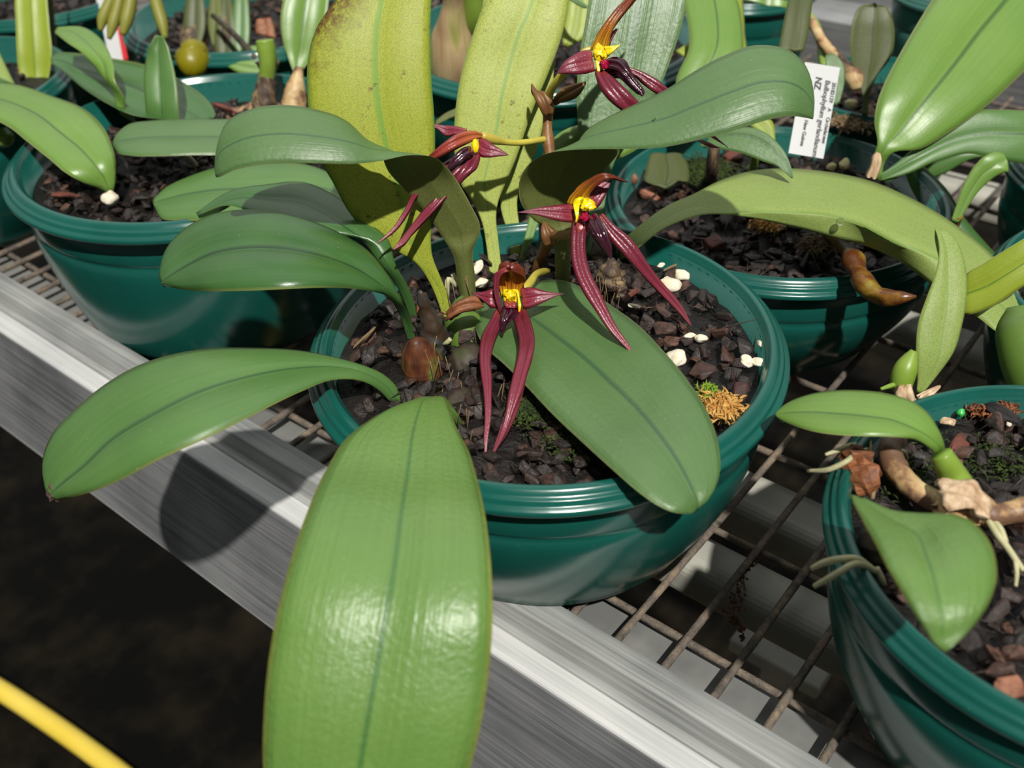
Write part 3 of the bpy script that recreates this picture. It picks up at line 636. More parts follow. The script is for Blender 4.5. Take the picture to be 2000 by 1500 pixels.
leaf([(1000, 540, 1009, 540, 1018, 540, .575), (993, 460, 1003, 458, 1016, 455, .57), (978, 405, 994, 400, 1010, 392, .567), (978, 350, 1000, 345, 1022, 345, .563), (985, 300, 1015, 295, 1046, 300, .56), (1000, 240, 1030, 235, 1062, 240, .557),
      (1015, 180, 1045, 175, 1078, 185, .555), (1030, 120, 1058, 115, 1082, 130, .553), (1040, 60, 1062, 55, 1085, 60, .553), (1060, 0, 1075, 0, 1090, 0, .555)], [ML['under'], ML['mid']], n=44, bulge=.02)
leaf([(952, 45, 945, 55, 938, 70, .56), (975, -5, 955, 0, 940, 25, .562), (1000, -60, 980, -60, 950, -40, .565)], [ML['under'], ML['mid']], n=16)
# two leaves that twist over: olive underside near the stalk, green top towards the tip
leaf([(930, 585, 900, 588, .528), (928, 540, 893, 545, .522), (924, 490, 885, 498, .515, .002, .002), (938, 448, 862, 460, .507), (917, 396, 828, 412, .497), (888, 346, 788, 368, .486), (864, 318, 758, 334, .476, .003, -.004), (843, 306, 748, 310, .468, .006, -.008), (800, 303, 742, 290, .459, .005, -.012),
      (740, 315, 712, 268, .451, .003, -.013), (695, 320, 680, 238, .446, .003, -.012), (610, 319, 615, 213, .443, .004, -.012), (530, 319, 548, 205, .443, .004, -.012), (462, 331, 487, 214, .445, .003, -.010), (428, 346, 440, 242, .450, .002, -.006), (420, 340, 421, 300, .455, 0, 0), (419, 330, 419, 322, .457)], [ML['blue'], ML['olive']], n=80, bulge=.03)
leaf([(1085, 552, 1115, 552, .53), (1083, 490, 1114, 490, .523), (1080, 448, 1118, 446, .516), (1048, 434, 1132, 428, .512), (1019, 400, 1150, 398, .506), (1013, 365, 1168, 358, .499), (1022, 335, 1188, 325, .49, .002, -.002), (1045, 311, 1207, 296, .481, .005, -.006), (1072, 299, 1190, 278, .473, .008, -.010), (1115, 293, 1150, 254, .463, .006, -.010),
      (1165, 291, 1180, 232, .455, .005, -.012), (1225, 291, 1232, 207, .449, .005, -.012), (1300, 287, 1300, 175, .443, .005, -.012), (1370, 272, 1355, 140, .439, .005, -.012), (1440, 253, 1415, 108, .436, .005, -.012), (1500, 234, 1478, 88, .435, .004, -.012), (1548, 227, 1545, 100, .436, .003, -.010), (1572, 230, 1576, 132, .439, .001, -.005), (1587, 233, 1590, 185, .442, 0, -.002), (1588, 232, 1589, 225, .444)], [ML['blue'], ML['olive']], n=90, bulge=.03)
leaf([(1158, 500, 1151, 502, 1144, 503, .56), (1170, 455, 1162, 457, 1152, 459, .56), (1178, 415, 1166, 418, 1150, 420, .56), (1195, 330, 1178, 335, 1145, 340, .557), (1214, 288, 1190, 285, 1135, 290, .553), (1272, 197, 1214, 215, 1128, 240, .55), (1292, 162, 1225, 160, 1127, 165, .547), (1314, 105, 1232, 105, 1133, 100, .545),
      (1331, 51, 1241, 50, 1142, 50, .543), (1341, 0, 1250, -5, 1151, -5, .542), (1345, -80, 1262, -80, 1165, -80, .543), (1300, -170, 1280, -175, 1250, -180, .546)], [ML['blue'], ML['olive']], n=50, bulge=-.04)
leaf([(1025, 538, 1016, 538, 1006, 537, .568), (1050, 440, 1042, 436, 1032, 432, .566), (1075, 390, 1062, 382, 1045, 370, .565), (1110, 350, 1085, 325, 1060, 300, .565), (1160, 330, 1125, 290, 1090, 262, .566), (1230, 300, 1190, 265, 1150, 238, .568), (1290, 260, 1260, 240, 1230, 225, .57)], [ML['grass'], ML['olive']], n=36)
leaf([(1195, 488, 1205, 500, 1212, 510, .105), (1232, 455, 1243, 468, 1255, 478, .125), (1268, 425, 1278, 440, 1288, 452, .129), (1310, 398, 1320, 415, 1330, 432, .130), (1352, 380, 1362, 402, 1372, 420, .130, 0, 0), (1405, 353, 1420, 416, 1425, 420, .130, 0, 0), (1457, 336, 1480, 415, 1480, 428, .131, -.001, -.004),
      (1517, 329, 1540, 416, 1560, 446, .131, -.002, -.009), (1590, 332, 1612, 420, 1635, 466, .131, -.003, -.012), (1660, 343, 1672, 436, 1690, 480, .130, -.004, -.013), (1720, 360, 1738, 470, 1748, 506, .128, -.005, -.013), (1790, 392, 1800, 493, 1805, 545, .125, -.005, -.013), (1860, 434, 1860, 522, 1860, 590, .120, -.005, -.012), (1937, 497, 1915, 560, 1910, 620, .113, -.004, -.008),
      (1985, 560, 1968, 610, 1950, 650, .105, -.002, -.004), (2010, 640, 2003, 650, 1995, 660, .098)], [ML['pale'], ML['mid']], n=80, bulge=.02)

# pseudobulbs, rhizome, roots
def bulb(px, py, v, r, mat, parent, ax=(0, 0, 1), lump=.12, seed=0, name='pseudobulb'):
    return blob(name, P(px, py, v), r, mat, parent, axis=ax, lump=lump, freq=50, seed=seed, sub_=4)
def bulbp(pp, mat, parent, **k): return ptube('pseudobulb', pp, mat, parent, n=34, seg=28, **k)
bulbp([(832, 766, .096, .003), (830, 745, .1, .0085), (826, 715, .108, .0105), (818, 690, .117, .0085), (812, 672, .124, .0045), (808, 664, .127, .0018)], M_BULB_STR, orc, lump=.05)
bulbp([(855, 700, .104, .003), (852, 680, .110, .0062), (848, 655, .118, .0068), (842, 632, .126, .0050), (832, 605, .134, .0030), (824, 580, .142, .0026), (820, 568, .146, .0008)], M_BULB_GREY, orc, lump=.25)
bulbp([(912, 690, .096, .002), (912, 678, .1, .0085), (910, 650, .107, .0108), (908, 620, .113, .0100), (907, 600, .118, .0066), (915, 585, .122, .004)], M_BULB_GRN, orc, lump=.03)
strip('dry_sheath', [(945, 600, 940, 590, .478), (925, 607, 930, 578, .476), (900, 612, 905, 582, .475), (880, 622, 888, 592, .476), (872, 628, 874, 606, .48)], M_RUST, orc, n=20, t0=.0005, bulge=.15)
bulbp([(880, 735, .098, .004), (900, 720, .101, .009), (925, 700, .104, .009), (945, 690, .104, .005)], M_BULB_DK, orc, lump=.1)
bulbp([(965, 815, .096, .004), (945, 808, .1, .0098), (910, 800, .101, .0112), (880, 785, .103, .0085), (862, 765, .105, .003)], M_BULB_DK, orc, lump=.08)
bulbp([(985, 760, .098, .004), (985, 735, .102, .0075), (985, 710, .106, .006), (985, 700, .108, .002)], M_BULB_DK, orc, lump=.1)
bulbp([(1205, 600, .1, .003), (1196, 575, .105, .0085), (1192, 545, .112, .0075), (1193, 520, .12, .0050), (1196, 508, .124, .0022)], M_BULB_FIB, orc, lump=.45)
bulbp([(1180, 470, .108, .003), (1178, 482, .112, .0062), (1172, 498, .110, .0060), (1165, 505, .106, .003)], M_BULB_DK, orc, lump=.3)
strip('dry_sheath', [(822, 575, 832, 572, .50), (815, 590, 840, 588, .497), (812, 605, 842, 606, .495), (815, 620, 838, 618, .494)], M_RUST, orc, n=14, t0=.0005, bulge=.2)
tube('rhizome', [P(800, 765, .1), P(850, 735, .1), P(900, 745, .098), P(960, 780, .098), P(1000, 760, .097)], [.004, .005, .005, .005, .003], M_BULB_DK, orc, lump=.3)
for pp in ([(866, 672, .116, .0006), (874, 668, .118, .0013), (880, 662, .12, .0012)], [(912, 690, .105, .0012), (915, 682, .108, .0011), (916, 676, .110, .001)], [(893, 560, .112, .0013), (876, 545, .118, .0014), (873, 575, .11, .0014), (872, 590, .105, .0012)],
           [(884, 535, .116, .0013), (890, 550, .112, .0013), (893, 565, .108, .0012)]):
    ptube('root', pp, M_ROOT if pp[0][0] < 900 else M_ROOTD, orc, n=12, seg=8)
rr = random.Random(5)
for (x, y, v, k) in ((850, 690, .48, 14), (880, 750, .475, 10), (1190, 560, .515, 22), (890, 560, .525, 14), (915, 820, .445, 10), (1000, 735, .46, 12)):
    for _ in range(k // 2):
        a, b = x+rr.uniform(-22, 22), y+rr.uniform(-35, 20); q = rr.uniform(-14, 14)
        ptube('fibre', [(a, b, v-.008, .00022), (a+q*.5, b+20, v-.007, .00022), (a+q, b+42, v-.003, .00012)], M_ROOTD, orc, n=8, seg=5)

# flower stalk with bracts and buds
ptube('flower_stalk', [(1045, 545, .102, .0030), (1052, 515, .54, .0028), (1064, 487, .53, .0030), (1074, 462, .523, .0036), (1080, 440, .520, .0034), (1084, 400, .52, .0028), (1080, 350, .522, .0028), (1074, 300, .523, .0028), (1070, 272, .523, .0034), (1069, 250, .523, .0026), (1070, 225, .522, .0028), (1070, 205, .52, .0036), (1066, 192, .52, .0028)], M_PEDUN, orc, n=60, seg=14)
def bract(st, **k): return strip('bract', st, M_BUD, orc, n=18, t0=.0006, bulge=.12, **k)
bract([(1060, 225, 1082, 222, .515), (1050, 205, 1080, 200, .512), (1042, 188, 1068, 180, .512), (1038, 175, 1052, 178, .514), (1038, 163, 1041, 165, .516)])
bract([(1062, 480, 1088, 475, .513), (1056, 462, 1090, 455, .51), (1056, 445, 1078, 445, .51), (1060, 434, 1066, 434, .511)])
strip('flower_bud', [(1078, 200, 1084, 206, .517), (1085, 186, 1100, 197, .515), (1105, 170, 1122, 188, .513), (1128, 162, 1138, 174, .512), (1144, 159, 1145, 162, .512)], M_BUD, orc, n=24, t0=.004, bulge=.15)
def Z(x0, y0, s): return lambda x, y: (x0+x/s, y0+y/s)
def flower(lab):
    f = sub('flower', orc); f['label'] = lab; return f
def pt(f, nm, st, mat, z, d, n=26, t0=.0007, bulge=.1, **k):
    """st rows in zoomed coordinates: ax,ay,bx,by,depth offset (positive = nearer)"""
    R = []
    for r in st:
        a = z(r[0], r[1]); b = z(r[2], r[3]); o_ = r[4] if len(r) > 4 else 0; w = r[5:7] if len(r) > 6 else (0, 0)
        R.append((a[0], a[1], b[0], b[1], d-o_) + ((w[0], w[1])))
    return strip(nm, R, mat, f, n=n, mcr=9, t0=t0, bulge=bulge, **k)
I = lambda x, y: (x, y)
# F1, left, seen from the side
z1 = Z(720, 220, 5.882); f = flower('maroon flower on the left, half hidden by a leaf'); d = .497
pt(f, 'petal', [(1130, 185, 1080, 260, -.006), (1000, 155, 1000, 255, -.007), (890, 145, 880, 270, -.008), (800, 135, 800, 200, -.008), (685, 128, 690, 136, -.008)], M_PET, z1, d)
pt(f, 'petal', [(1275, 285, 1250, 420, .002), (1340, 300, 1280, 500, .003), (1420, 360, 1380, 518, .004), (1510, 415, 1480, 505, .004), (1605, 482, 1600, 492, .004)], M_PET, z1, d)
pt(f, 'dorsal_sepal', [(1310, 245, 1300, 290, .002), (1240, 212, 1230, 310, .005), (1100, 212, 1110, 370, .008), (980, 260, 980, 430, .010), (860, 345, 880, 480, .010), (760, 430, 780, 530, .008), (690, 490, 720, 560, .004), (600, 600, 620, 640, .002)], M_DORO, z1, d, bulge=.22)
pt(f, 'lateral_sepal', [(1110, 470, 1285, 470, .002), (1070, 560, 1280, 540, .004), (980, 650, 1235, 655, .006), (900, 740, 1160, 715, .006), (820, 860, 1030, 850, .004), (740, 1000, 880, 1000, .004), (640, 1100, 740, 1150, .006), (520, 1250, 620, 1270, .01), (430, 1370, 500, 1400, .014), (330, 1500, 400, 1520, .017), (280, 1570, 290, 1580, .018)], M_SEP, z1, d, n=44, bulge=.15)
pt(f, 'lateral_sepal', [(1150, 420, 1190, 500, -.004), (950, 520, 1000, 620, -.002), (830, 600, 880, 700, 0), (700, 740, 760, 800, .002), (600, 850, 640, 900, .004), (510, 930, 560, 960, .008), (400, 1130, 470, 1120, .012), (270, 1330, 320, 1340, .015), (100, 1495, 110, 1505, .017)], M_SEP, z1, d, n=44, bulge=.15)
pt(f, 'lip', [(1150, 380, 1210, 480, .006), (1090, 400, 1150, 500, .009), (1000, 470, 1080, 560, .010), (940, 550, 1000, 610, .010), (890, 650, 920, 665, .009)], M_LIP, z1, d, t0=.003, bulge=.2)
blob('column', P(*z1(1225, 380), d-.006), (.0018, .0018, .0036), M_COL, f, axis=UV_, lump=.2)
ptube('flower_stem', [(*z1(1290, 265), d-.001, .0022), (*z1(1400, 300), d+.002, .0026), (*z1(1550, 335), d+.008, .0017), (*z1(1750, 345), d+.015, .0016), (*z1(1960, 315), d+.022, .0016), (*z1(2060, 300), d+.026, .0018)], M_PEDIC, f, n=24)
# F2, lowest flower, facing the viewer
z2 = Z(860, 500, 7.143); zc5 = Z(600, 450, 1/.35); f = flower('lowest maroon flower, facing forward above the round leaf'); d = .483
pt(f, 'dorsal_sepal', [(860, 560, 1120, 560, .000), (840, 480, 1130, 480, 0), (810, 390, 1160, 400, .002), (790, 310, 1190, 350, .005), (810, 240, 1150, 280, .009), (860, 190, 1060, 235, .012), (930, 185, 980, 205, .014)], M_DOR, z2, d, bulge=-.25)
pt(f, 'dorsal_margin', [(880, 185, 960, 215, .015), (800, 210, 870, 250, .014), (745, 280, 830, 330, .012), (740, 400, 820, 430, .010), (750, 520, 815, 560, .008), (790, 680, 830, 720, .006), (830, 800, 850, 810, .004)], M_PET, z2, d)
pt(f, 'petal', [(790, 440, 800, 740, 0), (700, 465, 700, 720, .001), (620, 490, 630, 660, 0), (540, 505, 560, 600, -.001), (430, 508, 440, 520, -.002)], M_PET, z2, d)
pt(f, 'petal', [(1120, 450, 1160, 735, 0), (1200, 438, 1230, 735, .001), (1320, 445, 1340, 695, .002), (1450, 485, 1470, 635, .002), (1590, 510, 1600, 570, .002), (1720, 520, 1725, 528, .002)], M_PET, z2, d)
pt(f, 'lateral_sepal', [(1050, 440, 1115, 470, .001), (1020, 500, 1100, 500, .005), (985, 560, 1070, 560, .010), (962, 640, 1040, 645, .022), (960, 720, 1025, 730, .030), (970, 820, 1032, 820, .036), (985, 920, 1030, 920, .040), (990, 1050, 1026, 1050, .044), (985, 1160, 1010, 1160, .047), (990, 1255, 999, 1256, .049)], M_SEP, zc5, d, n=50, bulge=.16)
pt(f, 'lateral_sepal', [(1140, 470, 1225, 440, .001), (1160, 540, 1250, 510, .014), (1178, 620, 1270, 600, .025), (1168, 720, 1262, 690, .036), (1145, 810, 1232, 790, .042), (1120, 920, 1203, 890, .047), (1100, 1050, 1155, 1010, .050), (1070, 1150, 1108, 1130, .051), (1028, 1255, 1036, 1258, .050)], M_SEP, zc5, d, n=50, bulge=.16)
pt(f, 'lip', [(880, 690, 1060, 700, .006), (860, 790, 1030, 800, .009), (845, 880, 960, 880, .011), (838, 980, 905, 980, .011), (845, 1060, 885, 1060, .010), (860, 1105, 870, 1108, .009)], M_LIP, z2, d, t0=.003, bulge=.25)
pt(f, 'column_wing', [(870, 470, 1090, 470, .004), (875, 560, 1085, 560, .005), (890, 650, 1070, 650, .005)], M_COL, z2, d, t0=.0012)
blob('column', P(*z2(975, 545), d-.006), (.0024, .0022, .0026), M_COL, f, axis=UV_, lump=.8, freq=75, seed=2)
pt(f, 'lip_base', [(880, 640, 1060, 650, .007), (885, 690, 1070, 700, .009), (900, 720, 1060, 730, .009)], M_DORO, z2, d, t0=.0015, bulge=.2)
pt(f, 'column_wing', [(1060, 480, 1090, 480, .008), (1080, 600, 1110, 600, .009), (1085, 700, 1130, 700, .010), (1090, 780, 1110, 780, .009)], M_COL, z2, d)
blob('throat', P(*z2(1060, 800), d-.002), (.0030, .0022, .0030), M_PINK, f, axis=UV_, lump=.4, seed=3)
ptube('flower_stem', [(*z2(1150, 480), d+.004, .0022), (*z2(1230, 400), d+.008, .0022), (*z2(1330, 260), d+.02, .0018), (*z2(1440, 215), d+.035, .0018), (*z2(1500, 210), d+.045, .0016)], M_PEDIC, f, n=20)
# F3, middle right flower
z3 = Z(1000, 320, 5.263); f = flower('middle maroon flower over the olive leaf base, tails hanging over the bark'); d = .472
pt(f, 'petal', [(760, 300, 850, 470, -.002), (850, 225, 900, 430, -.003), (920, 180, 960, 330, -.003), (985, 165, 1000, 240, -.003), (1025, 160, 1022, 168, -.003)], M_PET, z3, d)
pt(f, 'dorsal_sepal', [(560, 410, 800, 400, 0), (590, 340, 800, 330, .002), (660, 265, 830, 270, .005), (760, 180, 880, 220, .008), (860, 115, 930, 180, .010), (940, 92, 990, 155, .011), (1020, 105, 1050, 150, .010), (1100, 140, 1120, 170, .008), (1190, 182, 1195, 190, .006)], M_DOR, z3, d, n=40)
pt(f, 'petal', [(640, 410, 640, 605, 0), (530, 415, 530, 598, .002), (420, 428, 420, 575, .003), (300, 445, 300, 540, .004), (180, 470, 180, 515, .005), (62, 496, 62, 502, .005)], M_PET, z3, d)
pt(f, 'lateral_sepal', [(1118, 425, 1147, 428, 0), (1115, 450, 1146, 450, .003), (1114, 480, 1144, 480, .005), (1116, 510, 1147, 508, .007), (1124, 540, 1156, 537, .009), (1140, 573, 1172, 568, .011), (1162, 606, 1186, 600, .013), (1188, 644, 1205, 638, .015), (1214, 672, 1226, 669, .016), (1239, 695, 1242, 696, .017)], M_SEP, I, d, n=50, bulge=.16)
pt(f, 'lateral_sepal', [(1168, 424, 1178, 416, 0), (1180, 450, 1202, 440, .001), (1195, 474, 1230, 463, .001), (1216, 497, 1247, 484, .001), (1234, 516, 1262, 508, 0), (1254, 538, 1277, 530, -.002), (1275, 560, 1297, 555, -.004), (1298, 584, 1319, 580, -.006), (1322, 608, 1337, 605, -.009), (1348, 636, 1351, 636, -.012)], M_SEP, I, d, n=50, bulge=.16)
pt(f, 'lip', [(760, 560, 880, 520, .005), (790, 640, 930, 610, .009), (840, 730, 970, 700, .011), (900, 820, 1000, 790, .011), (960, 900, 1025, 880, .010), (1010, 975, 1030, 970, .009)], M_LIP, z3, d, t0=.003, bulge=.25)
pt(f, 'column_wing', [(620, 410, 860, 430, .003), (650, 360, 850, 390, .004), (690, 340, 790, 360, .003)], M_COL, z3, d, t0=.0015)
pt(f, 'column_wing', [(625, 420, 700, 400, .006), (640, 480, 690, 480, .008), (655, 560, 680, 560, .008), (650, 600, 665, 600, .007)], M_COL, z3, d, t0=.001)
blob('column', P(*z3(755, 425), d-.006), (.0036, .0026, .0026), M_COL, f, axis=RV, lump=.8, freq=75, seed=4)
pt(f, 'column_wing', [(780, 380, 790, 480, .009), (830, 400, 835, 470, .009), (868, 440, 868, 448, .008)], M_COL, z3, d, t0=.0012)
blob('throat', P(*z3(745, 545), d-.006), (.0030, .0018, .0020), M_PINK, f, axis=RV, lump=.8, freq=80, seed=5)
blob('throat', P(*z3(700, 680), d-.001), (.0040, .003, .0042), M_DORO, f, axis=UV_, lump=.2, seed=8)
ptube('flower_stem', [(*z3(720, 700), d+.002, .0030), (*z3(600, 725), d+.015, .0024), (*z3(480, 735), d+.03, .0024), (*z3(400, 740), d+.045, .0026)], M_PEDUN, f, n=16)
# F4, upper right flower, in profile
z4 = Z(1000, 0, 5.882); f = flower('highest maroon flower, in profile with a tall brown sepal'); d = .49
pt(f, 'petal', [(1060, 520, 1130, 500, -.003), (1080, 440, 1160, 440, -.004), (1120, 380, 1190, 380, -.004), (1200, 325, 1220, 340, -.004)], M_PET, z4, d)
pt(f, 'dorsal_sepal', [(890, 575, 1120, 540, 0), (940, 470, 1130, 440, .002), (1010, 360, 1170, 330, .004), (1090, 230, 1240, 215, .005), (1180, 110, 1310, 130, .005), (1270, 20, 1390, 20, .004), (1380, -80, 1470, -90, .002), (1560, -240, 1570, -245, 0)], M_DOR, z4, d, n=40, bulge=.15)
pt(f, 'ovary', [(900, 530, 920, 640, .000), (820, 555, 850, 640, 0), (740, 640, 780, 690, -.001), (640, 730, 690, 760, -.002)], M_PEDIC, z4, d, t0=.003)
pt(f, 'petal', [(905, 575, 950, 820, .004), (790, 588, 840, 850, .005), (690, 640, 740, 855, .006), (600, 710, 640, 850, .006), (510, 838, 515, 845, .005)], M_PET, z4, d)
pt(f, 'lateral_sepal', [(945, 800, 1060, 810, .003), (965, 900, 1170, 890, .006), (1020, 1040, 1290, 1000, .008), (1130, 1170, 1400, 1110, .008), (1270, 1280, 1500, 1210, .006), (1500, 1420, 1640, 1330, .0), (1900, 1560, 1960, 1500, -.01), (2100, 1610, 2120, 1595, -.02), (2300, 1690, 2330, 1670, -.03), (2400, 1700, 2402, 1702, -.03)], M_SEP, z4, d, n=54, bulge=.16)
pt(f, 'lateral_sepal', [(1300, 760, 1330, 830, -.002), (1440, 800, 1440, 890, -.002), (1560, 850, 1530, 980, -.002), (1680, 920, 1600, 1040, -.002), (1790, 1010, 1690, 1090, -.003), (1980, 1200, 1900, 1260, -.008), (2200, 1440, 2150, 1480, -.02), (2480, 1690, 2485, 1695, -.03)], M_SEP, z4, d, n=50, bulge=.16)
pt(f, 'lip', [(1070, 690, 1060, 790, .004), (1150, 670, 1150, 800, .007), (1240, 690, 1220, 830, .009), (1310, 770, 1270, 880, .010), (1390, 880, 1330, 950, .010), (1470, 980, 1410, 1030, .010), (1515, 1060, 1470, 1085, .010), (1505, 1105, 1490, 1105, .010)], M_LIP, z4, d, t0=.003, bulge=.3, n=36)
pt(f, 'lip_keel', [(1080, 800, 1070, 830, .002), (1150, 820, 1130, 880, .003), (1250, 850, 1220, 890, .004), (1300, 880, 1280, 895, .005)], M_LIP, z4, d, t0=.002)
blob('column', P(*z4(1010, 600), d-.005), (.0034, .0026, .0034), M_COL, f, axis=UV_, lump=.9, freq=80, seed=6)
pt(f, 'column_wing', [(930, 560, 1120, 540, .005), (940, 640, 1130, 620, .006), (960, 700, 1060, 700, .005)], M_COL, z4, d, t0=.001)
pt(f, 'column_tooth', [(1060, 530, 1100, 640, .007), (1140, 525, 1160, 600, .008), (1200, 520, 1200, 560, .008), (1245, 508, 1246, 514, .008)], M_COL, z4, d, t0=.0012)
pt(f, 'column_foot', [(950, 700, 1050, 700, .005), (965, 760, 1030, 760, .005), (980, 820, 1010, 820, .005)], M_COL, z4, d, t0=.0012)
blob('throat', P(*z4(1060, 740), d-.006), (.0020, .0018, .0024), M_PINK, f, axis=UV_, lump=.8, freq=80, seed=7)
ptube('flower_stem', [(*z4(640, 770), d, .0024), (*z4(560, 880), d+.006, .0022), (*z4(480, 980), d+.014, .0021), (*z4(430, 1080), d+.022, .0022), (*z4(415, 1180), d+.03, .0026)], M_PEDIC, f, n=20)

# ------------------------------------------------------------------ left pot plant
pl = thing('orchid_plant', (-.5755, .3552, .104), 'leafy orchid without flowers in the large left pot', 'orchid')
lf = lambda st, m, **k: strip('leaf', st, m, pl, **k)
lf([(220, 385, 213, 388, 207, 388, .106), (222, 374, 212, 376, 203, 372, .112), (227, 345, 207, 352, 175, 362, .120), (226, 315, 190, 328, 138, 344, .128), (217, 280, 160, 294, 98, 312, .134), (200, 246, 118, 260, 55, 278, .138), (160, 210, 75, 226, 20, 250, .14), (100, 187, 30, 204, -15, 232, .14), (30, 165, -20, 190, -60, 215, .137), (-60, 165, -90, 180, -110, 200, .13), (-160, 175, -162, 180, -165, 185, .12)], ML['grass'], bulge=.05)
lf([(330, 322, 325, 325, 318, 322, .105), (330, 312, 322, 312, 312, 312, .112), (300, 304, 300, 305, 300, 306, .118), (250, 285, 235, 285, 222, 290, .122)][:0] or [(520, 330, 500, 335, 480, 330, .120), (470, 236, 460, 270, 450, 305, .130), (410, 232, 400, 268, 390, 303, .133), (340, 233, 330, 268, 320, 305, .134), (290, 236, 275, 270, 265, 305, .133), (250, 243, 240, 275, 232, 300, .131), (228, 262, 226, 278, 224, 292, .129), (221, 275, 221, 280, 221, 285, .128)], ML['blue'], bulge=.04)
lf([(270, 245, 260, 240, 252, 232, .112), (246, 215, 240, 217, 232, 218, .125), (240, 185, 225, 180, 217, 172, .138), (225, 160, 210, 155, 195, 145, .147), (222, 130, 205, 128, 180, 125, .154), (210, 95, 185, 100, 158, 102, .16), (185, 65, 160, 75, 135, 86, .163), (150, 51, 135, 60, 118, 73, .163), (112, 53, 110, 58, 107, 64, .162)], ML['grass'], bulge=.04)
lf([(380, 225, 360, 228, 345, 232, .110), (420, 228, 400, 238, 360, 240, .114), (400, 190, 345, 205, 340, 235, .12), (350, 155, 320, 195, 310, 232, .126, .0, .0), (285, 127, 270, 172, 260, 225, .13), (215, 113, 210, 150, 215, 205, .133), (150, 104, 150, 132, 160, 170, .134), (115, 104, 120, 118, 125, 140, .134), (99, 112, 100, 116, 100, 122, .134)], ML['deep'], bulge=-.05)
lf([(350, 245, 318, 240, 286, 235, .118), (349, 215, 317, 212, 284, 210, .128), (345, 165, 314, 160, 281, 160, .143), (335, 115, 312, 112, 286, 110, .157), (325, 85, 308, 82, 294, 85, .166), (316, 72, 310, 69, 302, 71, .17)], ML['mid'], bulge=.04)
lf([(690, 390, 695, 400, 690, 415, .115), (640, 336, 640, 370, 640, 410, .121), (595, 320, 590, 365, 585, 420, .124), (518, 317, 505, 370, 495, 430, .125), (440, 322, 420, 372, 400, 432, .123), (385, 338, 365, 380, 350, 430, .12), (330, 362, 322, 390, 315, 427, .117), (300, 388, 299, 396, 302, 405, .115)], ML['mid'], bulge=.04)
ptube('pseudobulb', [(505, 235, .104, .006), (515, 200, .115, .0085), (520, 170, .125, .0075), (522, 140, .135, .006), (522, 118, .142, .0058), (520, 116, .143, .002)], M_BULB_FIB, pl, lump=.25)
ptube('green_stub', [(522, 150, .132, .006), (523, 118, .144, .0064), (520, 95, .152, .007), (517, 78, .158, .0064)], M_GSTEM, pl)
strip('dry_sheath', [(500, 65, 540, 75, .80), (498, 50, 535, 50, .80), (500, 38, 530, 34, .80)], M_RUST, pl, n=12)
ptube('pseudobulb', [(570, 240, .104, .009), (575, 205, .115, .0095), (578, 170, .127, .0072), (582, 145, .135, .004), (584, 130, .14, .003)], M_RHIZ, pl, lump=.08)
lf([(586, 142, 580, 142, 574, 142, .80), (610, 110, 582, 112, 562, 110, .80), (628, 70, 588, 70, 551, 70, .797), (638, 30, 594, 30, 549, 25, .795), (642, -10, 600, -10, 560, -20, .795), (640, -80, 610, -80, 580, -80, .80)], ML['grass'], bulge=-.06)
ptube('rhizome', [(430, 232, .103, .004), (480, 222, .104, .006), (520, 215, .106, .008), (570, 230, .104, .006)], M_RHIZ, pl, lump=.3)
ptube('root', [(345, 308, .106, .0016), (365, 305, .112, .0018), (380, 320, .108, .0018), (386, 340, .103, .0016)], M_ROOT, pl)

# ------------------------------------------------------------------ tagged pot plant
pb = thing('orchid_plant', (-.2380, .5555, .078), 'orchid with very large pale green leaf and drooping cane in the tagged pot', 'orchid')
lb = lambda st, m, **k: strip('leaf', st, m, pb, **k)
lb([(1705, 345, 1712, 350, 1722, 350, .600), (1700, 315, 1712, 318, 1728, 318, .597), (1712, 290, 1722, 298, 1742, 300, .592), (1708, 240, 1765, 250, 1800, 290, .592), (1712, 205, 1800, 205, 1860, 255, .592), (1728, 160, 1835, 162, 1930, 205, .595), (1760, 100, 1870, 118, 1990, 150, .600), (1792, 45, 1910, 65, 2040, 100, .607), (1820, 0, 1960, 5, 2080, 60, .615), (1880, -80, 2010, -60, 2120, 0, .63), (1980, -150, 2060, -120, 2130, -60, .64)], ML['grass'], n=60, bulge=.05)
lb([(1700, 352, 1708, 352, 1716, 352, .605), (1735, 330, 1742, 338, 1720, 352, .602), (1790, 285, 1790, 310, 1770, 340, .598), (1850, 240, 1870, 272, 1830, 315, .596), (1900, 217, 1930, 262, 1890, 300, .595), (1950, 214, 2000, 262, 1950, 312, .595), (2020, 220, 2060, 260, 2020, 320, .598), (2100, 260, 2110, 280, 2100, 300, .6)], ML['mid'], n=44)
strip('dry_sheath', [(1690, 345, 1712, 350, .59), (1700, 325, 1720, 330, .587), (1706, 305, 1722, 310, .585), (1712, 297, 1720, 300, .585)], M_STRAW, pb, n=14, bulge=.2)
lb([(1390, 262, 1380, 275, 1365, 285, .585), (1430, 250, 1425, 265, 1400, 290, .58), (1480, 252, 1475, 272, 1450, 300, .575), (1510, 270, 1505, 290, 1490, 315, .572), (1535, 300, 1527, 310, 1518, 325, .57), (1545, 325, 1540, 332, 1530, 335, .569), (1549, 346, 1548, 348, 1546, 349, .569)], ML['blue'], n=36)
lb([(1495, 225, 1480, 235, 1465, 245, .66), (1510, 240, 1497, 250, 1482, 258, .66), (1514, 265, 1506, 270, 1496, 270, .66), (1514, 285, 1512, 286, 1508, 285, .66)], ML['lime'], n=20)
ptube('stem', [(1466, 330, .08, .0028), (1475, 305, .62, .0026), (1478, 285, .61, .0024)], M_GSTEM, pb, n=10)
ptube('stem', [(1392, 345, .078, .0045), (1392, 315, .63, .004), (1396, 280, .62, .0035)], M_BULB_FIB, pb, n=12)
